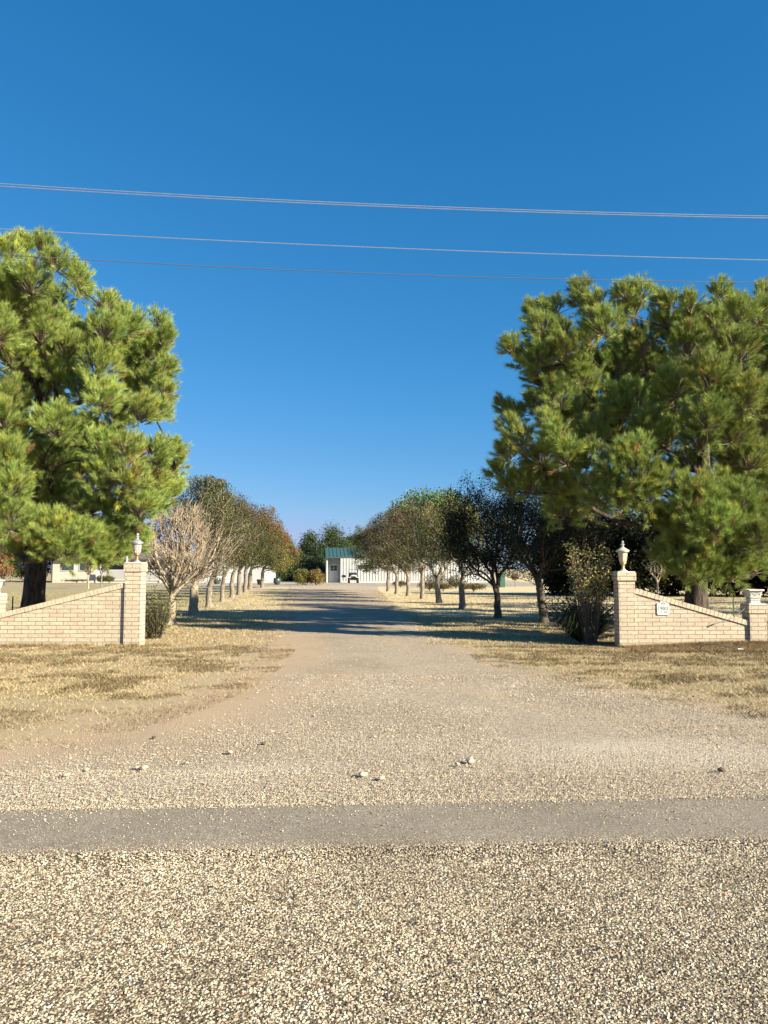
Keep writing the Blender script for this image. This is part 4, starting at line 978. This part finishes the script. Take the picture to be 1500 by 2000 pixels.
m = MB(); m.path([lo(ra_), lo(rb_), lo(rc_)], .006, 6); m.build('shaft', M['pewter'], rr_)
m = MB(); m.bar((-.03, 0, -.012), (.06, 0, .024), .016, 8, .004); m.build('tip', M['hose'], rr_)

# mound of dead grass / soil before the right wall
def mound(x, y): return np.maximum(0, .085 * np.exp(-(((x - 7.2) / 1.1) ** 2 + ((y - 14.75) / .28) ** 2)) + .05 * np.exp(-(((x - 5.9) / .8) ** 2 + ((y - 14.65) / .2) ** 2)) - .004) 
mx = np.linspace(4.9, 9.6, 90); my = np.linspace(13.9, 15.4, 50); Xm, Ym = np.meshgrid(mx, my); Zm = mound(Xm, Ym) * (1 + .2 * vnoise(Xm, Ym, 9, 2)) - .002
i = (np.arange(89)[None] + np.arange(49)[:, None] * 90).ravel()
tag(raw('soil_mound', np.stack([Xm.ravel(), Ym.ravel(), Zm.ravel()], 1), np.stack([i, i + 1, i + 91, i + 90], 1), M['ground'], tint=np.tile([[0, 0, .2, 0]], (Xm.size, 1)), smooth=True), kind='structure')
q = np.stack([R.uniform(4.6, 9, 26000), R.uniform(13.9, 14.95, 26000)], 1); zq = mound(q[:, 0], q[:, 1]); n = len(q)
t = stonetint(n, [(.50, .39, .22), (.36, .25, .13), (.24, .16, .085), (.14, .09, .05)], [3, 3, 3, 2]); v, f, t = blades(q, .05 * (.4 + R.random(n)), .008 * np.ones(n), t, 1.5)
v[:, 2] += np.repeat(zq * 1.2 + .004, 3); tag(raw('hay_litter', v, f, M['straw'], tint=t), 'matted dead grass heaped along the foot of the right wall', 'grass', kind='stuff')

q = np.concatenate([np.stack([R.uniform(lx1, lx0 + PW, 5000), DL + .03 - np.abs(R.normal(size=5000)) * .05], 1), np.stack([R.uniform(rx0, sx0 + PW, 5000), DR + .03 - np.abs(R.normal(size=5000)) * .05], 1)])
q = q[(vnoise(q[:, 0], q[:, 1] * 0, 6, 2) + R.normal(size=len(q)) * .25) > -.15]; n = len(q)
t = stonetint(n, [(.62, .50, .29), (.44, .33, .17), (.27, .24, .10), (.20, .14, .07)], [3, 3, 1.5, 2]); v, f, t = blades(q, .075 * (.3 + R.random(n)), .007 * np.ones(n), t, .5)
tag(raw('wall_foot_grass', v, f, M['straw'], tint=t), 'taller dry grass tufts along the foot of both brick walls', 'grass', kind='stuff')

# stakes and wire fences behind the walls
def fence(xs, y, label, dy=0.0):
    r = empty('wire_fence', (xs[0], y, 0), label=label, cat='fence')
    for k, x in enumerate(xs):
        m = MB(); yy = dy * (x - xs[0]); m.box(x - xs[0] - .016, x - xs[0] + .016, yy - .004, yy + .004, 0, 1.0 * .82); m.box(x - xs[0] - .004, x - xs[0] + .004, yy + .0045, yy + .03, 0, .82)
        m.build('post', M['stakegreen'], r)
    m = MB(); L = xs[-1] - xs[0]
    for z in (.25, .5, .74): m.bar((0, -.006, z), (L, dy * L - .006, z), .0022, 4)
    m.build('strand', M['tin'], r); return r
D_ = 19.0
fence([X(1430, D_), X(1430, D_) + 2.6, X(1430, D_) + 5.2], D_, 'thin wire fence on green stakes behind the right wall')
fence([X(27, D_) - 5.2, X(27, D_) - 2.6, X(27, D_)], D_, 'thin wire fence on green stakes behind the left wall')

# ------------------------------------------------------------------ power lines
wires = [((0, 358.5), (750, 399.5), (1500, 422), 'wire', 'upper wire of the top close pair across the sky'), ((0, 363.5), (750, 403.5), (1500, 426), 'wire', 'lower wire of the top close pair across the sky'),
         ((0, 447), (750, 484), (1500, 508), 'wire', 'single bright wire below the top pair'), ((0, 497), (750, 535), (1500, 552), 'darkwire', 'lowest darker wire crossing the tops of the pines')]
for a, b, c, mt, lb in wires:
    D = 11.0; A, B, Cc = P(*a, D), P(*b, D), P(*c, D)
    co_ = np.polyfit([A[0], B[0], Cc[0]], [A[2], B[2], Cc[2]], 2)
    xs = np.linspace(-34, 34, 120); m = MB(); zs = np.polyval(co_, xs)
    for k in range(119): m.bar((xs[k], D, zs[k]), (xs[k + 1], D, zs[k + 1]), .0055 if mt == 'wire' else .006, 5, cap=False)
    tag(m.build('power_line', M[mt]), lb, 'power line', 'power lines along the road')

# ------------------------------------------------------------------ metal building
rot = math.radians(5)
B0 = np.array([X(638, 84), 84, 0]); r = empty('metal_building', B0, rot, 'white metal workshop with green standing-seam roof at the end of the drive', 'building')
W = 18.5; Dp = 9.0; eh = 2.95; rh = 3.85
px2m = 84 / F
eh = Z(1087, 84); rh = Z(1071, 86.5); pe = Z(1091, 83.2)
def ribmat():
    m, nt, N, L, bs = newmat('white ribbed steel'); v = coordn(nt)
    L.new(ramp(nt, noise(nt, v, .8, 3), [(.3, (.40, .40, .39)), (.7, (.46, .46, .44))]), bs.inputs['Base Color']); bs.inputs['Roughness'].default_value = .4; return m
M['rib'] = ribmat()
pdx = 27 * px2m
m = MB(); m.box(pdx, W, 0, Dp, 0, eh)                   # main
m.box(0, pdx, 1.2, Dp - .003, 0, eh - .002)              # recessed porch part
m.face([(0, 1.2, eh), (0, Dp, eh), (0, (Dp) / 2, rh + .1)])
m.face([(W, 0, eh), (W, Dp, eh), (W, Dp / 2, rh + .1)])
x = pdx + .35
while x < W:
    m.box(x - .02, x + .02, -.05, -.001, .125, eh - .03); x += .32
m.build('wall', M['rib'], r)
m = MB(); m.box(0.0, .12, 0.0, .12, 0, pe); m.build('post', M['white'], r)
m = MB(); m.box(-.06, -.004, .0, Dp, 0, eh); m.build('side_wall', M['tin'], r)
sl_ = (rh - eh) / (Dp / 2 + .15)
def slope(x0, x1, yf, mb, off=0):
    zf = eh + sl_ * (yf + 0) + .02 + off; zr = rh + .12 + off
    mb.face([(x0, yf, zf), (x1, yf, zf), (x1, Dp / 2, zr), (x0, Dp / 2, zr)]); mb.face([(x0, Dp / 2, zr), (x1, Dp / 2, zr), (x1, Dp + .2, zf), (x0, Dp + .2, zf)])
    mb.face([(x0, yf, zf - .09), (x1, yf, zf - .09), (x1, yf, zf), (x0, yf, zf)])
    mb.face([(x0, yf, zf - .09), (x0, yf, zf), (x0, Dp / 2, zr), (x0, Dp / 2, zr - .09)])
    return zf, zr
m = MB(); slope(-.15, pdx + .05, -.35, m); zf, zr = slope(pdx + .055, W + .2, -.12, m)
x = -.1
while x < W:
    yf = -.35 if x < pdx else -.12; zf = eh + sl_ * yf + .02; n_ = Vector((0, -(rh + .12 - zf), Dp / 2 - yf)).normalized() * .05
    a = Vector((x, yf, zf)); b = Vector((x, Dp / 2, rh + .12)); m.face([a + Vector((-.02, 0, 0)), a + n_ , b + n_, b + Vector((-.02, 0, 0))]); m.face([a + n_, a + Vector((.02, 0, 0)), b + Vector((.02, 0, 0)), b + n_]); x += .42
m.build('roof', M['greenroof'], r)
dx0 = .32; m = MB(); m.box(dx0, dx0 + .95, 1.155, 1.197, .02, 2.05); d = m.build('door', M['white'], r)
m = MB(); m.box(dx0 + .12, dx0 + .83, 1.135, 1.152, 1.30, 1.85); m.build('pane', M['glass'], d)
m = MB(); m.box(dx0 + .455, dx0 + .495, 1.125, 1.134, 1.30, 1.85); m.box(dx0 + .12, dx0 + .4545, 1.126, 1.134, 1.56, 1.59); m.box(dx0 + .4955, dx0 + .83, 1.126, 1.134, 1.56, 1.59); m.build('glazing_bar', M['white'], d)
m = MB(); m.lathe([(.03, -.03), (.04, 0), (.03, .03)], (dx0 + .88, 1.12, 1.0), 10); m.build('handle', M['black'], d)
wx = X(713, 84) - B0[0]
m = MB(); m.box(wx - .9, wx + .9, -.07, -.035, 1.42, 1.98); wd_ = m.build('window', M['white'], r)
m = MB(); m.box(wx - .84, wx - .02, -.085, -.0705, 1.47, 1.93); m.box(wx + .02, wx + .84, -.085, -.0705, 1.47, 1.93); m.build('pane', M['glass'], wd_)
m = MB(); m.box(pdx + .02, W, -.06, -.032, 0, .12); m.build('base_trim', M['white'], r)
# small utility vehicle
u = empty('utility_vehicle', (X(690, 81.5), 81.5, 0), rot, 'small white and black utility vehicle parked facing out before the metal building', 'vehicle')
m = MB(); m.box(-.42, .42, -.7, .9, .32, .50); m.box(-.50, -.421, -.6, .9, .34, .46); m.box(.421, .50, -.6, .9, .34, .46); m.build('chassis', M['black'], u, bevel=.02)
m = MB(); m.lathe([(.30, 0), (.33, .12), (.30, .28), (.20, .36)], (0, -.45, .501), 16, sq=True); m.build('hood', M['white'], u, bevel=.03)
m = MB(); m.box(-.24, .24, -.80, -.765, .50, .74); [m.bar((x_, -.81, .52), (x_, -.81, .72), .012, 5) for x_ in (-.16, -.08, 0, .08, .16)]; m.build('grille', M['black'], u)
for sx in (-1, 1):
    m = MB(); m.box(sx * .44 - .14, sx * .44 + .14, -.92, -.28, .56, .62); m.build('fender', M['white'], u, bevel=.03)
    m = MB(); m.lathe([(.0, -.01), (.06, 0), (.05, .05)], (0, 0, 0), 12); hl_ = m.build('headlight', M['lampglass'], u, True); hl_.rotation_euler = (math.pi / 2, 0, 0); hl_.location = (sx * .30, -.79, .68)
    for yy in (-.58, .62):
        m = MB(); m.lathe([(.18, -.11), (.27, -.09), (.29, -.03), (.29, .03), (.27, .09), (.18, .11)], (0, 0, 0), 20); wl = m.build('wheel', M['hose'], u, True); wl.rotation_euler = (0, math.pi / 2, 0); wl.location = (sx * .46, yy, .29)
        m = MB(); m.lathe([(.16, -.112), (.14, 0), (.16, .112)], (0, 0, 0), 14); m.build('rim', M['tin'], wl)
m = MB()
for sx in (-1, 1):
    m.path([(sx * .46, -.1, .5), (sx * .43, .0, 1.45), (sx * .43, .8, 1.45), (sx * .46, .9, .5)], .022, 6)
m.path([(-.43, 0, 1.45), (.43, 0, 1.45)], .022, 6); m.path([(-.43, .8, 1.45), (.43, .8, 1.45)], .022, 6); m.build('roll_cage', M['black'], u)
m = MB(); m.box(-.4, .4, .28, .62, .501, .66); m.box(-.4, .4, .56, .66, .661, 1.1); m.build('seat', M['black'], u, bevel=.03)
m = MB(); m.bar((-.2, -.02, .8), (-.2, .2, .95), .015, 6)
for k in range(12):
    a = k * math.pi / 6; b_ = a + math.pi / 6; m.bar((-.2 + .15 * math.cos(a), .2 - .03 * math.sin(a), .95 + .14 * math.sin(a)), (-.2 + .15 * math.cos(b_), .2 - .03 * math.sin(b_), .95 + .14 * math.sin(b_)), .012, 5)
m.build('steering_wheel', M['black'], u)
# barbecue
g = empty('barbecue', (X(671.5, 82.6), 82.6, 0), rot, 'barbecue on thin legs between the door and the utility vehicle', 'barbecue')
m = MB(); m.lathe([(.02, -.12), (.16, -.09), (.25, 0), (.26, .02)], (0, 0, .68), 18); m.build('bowl', M['tin'], g, True)
m = MB(); m.lathe([(.262, 0), (.25, .05), (.16, .13), (.03, .16)], (0, 0, .702), 18); m.build('lid', M['black'], g, True)
for a in (.5, 2.6, 4.7): MB().bar((math.cos(a) * .15, math.sin(a) * .15, .60), (math.cos(a) * .28, math.sin(a) * .28, 0), .012, 6).build('leg', M['tin'], g)

# ------------------------------------------------------------------ house on the left and its outbuilding
H0 = np.array([X(103, 84), 84, 0]); h = empty('house', H0, 0, 'pale brick house behind the left lawn, under the pine branches', 'house')
HW = X(335, 84) - H0[0]; wl_ = X(192, 84) - H0[0]
m = MB(); m.box(0, wl_, 0, 9, 0, 2.7); m.box(wl_ + .001, HW, 2.2, 9, 0, 2.699); m.build('wall', M['housestone'], h)
m = MB(); m.box(-.14, -.002, -.05, 9, 0, 2.6); m.build('end_wall', M['darkwall'], h)
m = MB(); zt = 4.6; m.face([(-.5, -.5, 2.66), (HW + .5, -.5, 2.66), (HW + .1, 4.5, zt), (-.1, 4.5, zt)]); m.face([(-.1, 4.5, zt), (HW + .1, 4.5, zt), (HW + .5, 9.5, 2.66), (-.5, 9.5, 2.66)])
m.face([(-.5, -.5, 2.66), (-.1, 4.5, zt), (-.5, 9.5, 2.66)]); m.face([(HW + .5, -.5, 2.66), (HW + .5, 9.5, 2.66), (HW + .1, 4.5, zt)]); m.box(-.5, HW + .5, -.52, 9.52, 2.52, 2.655)
m.build('roof', M['shingle'], h)
for a, b in ((.9, 2.4), (2.9, 4.3)):
    wdw = MB().box(a, b, -.06, -.002, 1.25, 2.2).build('window', M['white'], h); MB().box(a + .08, b - .08, -.075, -.0605, 1.33, 2.12).build('pane', M['glass'], wdw)
for a, b in ((wl_ + .25, wl_ + 3.0), (wl_ + 3.5, wl_ + 6.0)):
    wdw = MB().box(a, b, 2.14, 2.198, .2, 2.25).build('window', M['white'], h); MB().box(a + .08, b - .08, 2.12, 2.139, .28, 2.17).build('pane', M['glass'], wdw)
m = MB()
for x in (wl_ + .2, wl_ + 3.3, HW - .1): m.box(x, x + .14, -.2, -.06, 0, 2.51)
m.build('porch_post', M['white'], h)
rl = empty('porch_railing', (H0[0] + wl_ + .1, 83.4, 0), 0, 'white picket railing along the house porch', 'railing'); RLn = X(312, 83.4) - (H0[0] + wl_ + .1)
m = MB(); x = 0
while x < RLn: m.box(x, x + .05, 0, .04, .32, 1.31); x += .115
m.build('picket', M['white'], rl)['kind'] = 'stuff'
m = MB(); m.box(0, RLn, -.03, .07, 1.311, 1.40); m.box(0, RLn, -.02, .06, .24, .319); m.build('rail', M['white'], rl)
for x in (-.12, RLn): MB().box(x, x + .12, -.04, .08, 0, 1.75).build('newel', M['white'], rl)
MB().box(-1, RLn + .6, .1, 2.9, 0, .22).build('porch_deck', M['cast'], rl)
q0 = X(385, 82); gq = empty('garage', (q0, 82, 0), 0, 'plain white garage seen between the left pear trunks', 'building'); gw = X(518, 82) - q0
m = MB(); m.box(0, gw, 0, 8, 0, 2.75); m.build('wall', M['rib'], gq)
m = MB(); m.face([(-.3, -.3, 2.76), (gw + .3, -.3, 2.76), (gw + .3, 4, 3.9), (-.3, 4, 3.9)]); m.face([(-.3, 4, 3.9), (gw + .3, 4, 3.9), (gw + .3, 8.3, 2.76), (-.3, 8.3, 2.76)]); m.face([(-.3, -.3, 2.7), (gw + .3, -.3, 2.7), (gw + .3, -.3, 2.76), (-.3, -.3, 2.76)]); m.build('roof', M['tin'], gq)
dd = MB().box(1.2, 3.8, -.05, -.002, 0, 2.2).build('garage_door', M['white'], gq)
m = MB(); [m.box(1.2, 3.8, -.056, -.0505, z, z + .02) for z in (.55, 1.1, 1.65)]; m.build('seam', M['tin'], dd)

# pots and garden seat in the yard
def potm(px, py, s, mat, label, prof):
    b = G(px, py); o = MB().lathe([(r_ * s, z_ * s) for r_, z_ in prof], n=20).build('plant_pot', M[mat], None, True); o.location = (b[0], b[1], .012); tag(o, label, 'pot')
potm(541, 1142, 1.0, 'pot', 'round dark glazed pot standing alone in the yard', [(.20, 0), (.30, .12), (.36, .32), (.33, .50), (.30, .56), (.33, .60), (.33, .63), (.27, .63), (.26, .5)])
potm(507, 1142.5, .9, 'black', 'black tapered tub beside the white garden chair', [(.20, 0), (.24, .2), (.30, .5), (.33, .52), (.33, .56), (.27, .56), (.26, .4)])
potm(424, 1141, 1.0, 'pot', 'grey rounded pot between the third and fourth left pear trunks', [(.22, 0), (.32, .12), (.36, .34), (.30, .55), (.33, .60), (.27, .60), (.26, .5)])
b = G(520, 1138.5); ch = empty('garden_chair', b, .5, 'white garden chair by the corner of the garage', 'chair')
m = MB(); m.box(-.28, .28, -.26, .26, .40, .44); m.build('seat', M['white'], ch); m = MB(); m.box(-.28, .28, .24, .28, .441, .95); m.build('backrest', M['white'], ch)
for sx in (-.26, .26):
    for sy in (-.24, .24): MB().bar((sx, sy, 0), (sx, sy, .40), .018, 6).build('leg', M['tin'], ch)
b = G(980, 1147); gb = empty('utility_box', b, .2, 'narrow dark green box standing on the right lawn beyond the pears', 'box')
m = MB(); m.box(-.22, .22, -.22, .22, 0, 1.1); m.build('body', M['greenpaint'], gb, bevel=.015)
m = MB(); m.box(-.25, .25, -.25, .25, 1.101, 1.16); m.build('lid', M['greenpaint'], gb, bevel=.01)
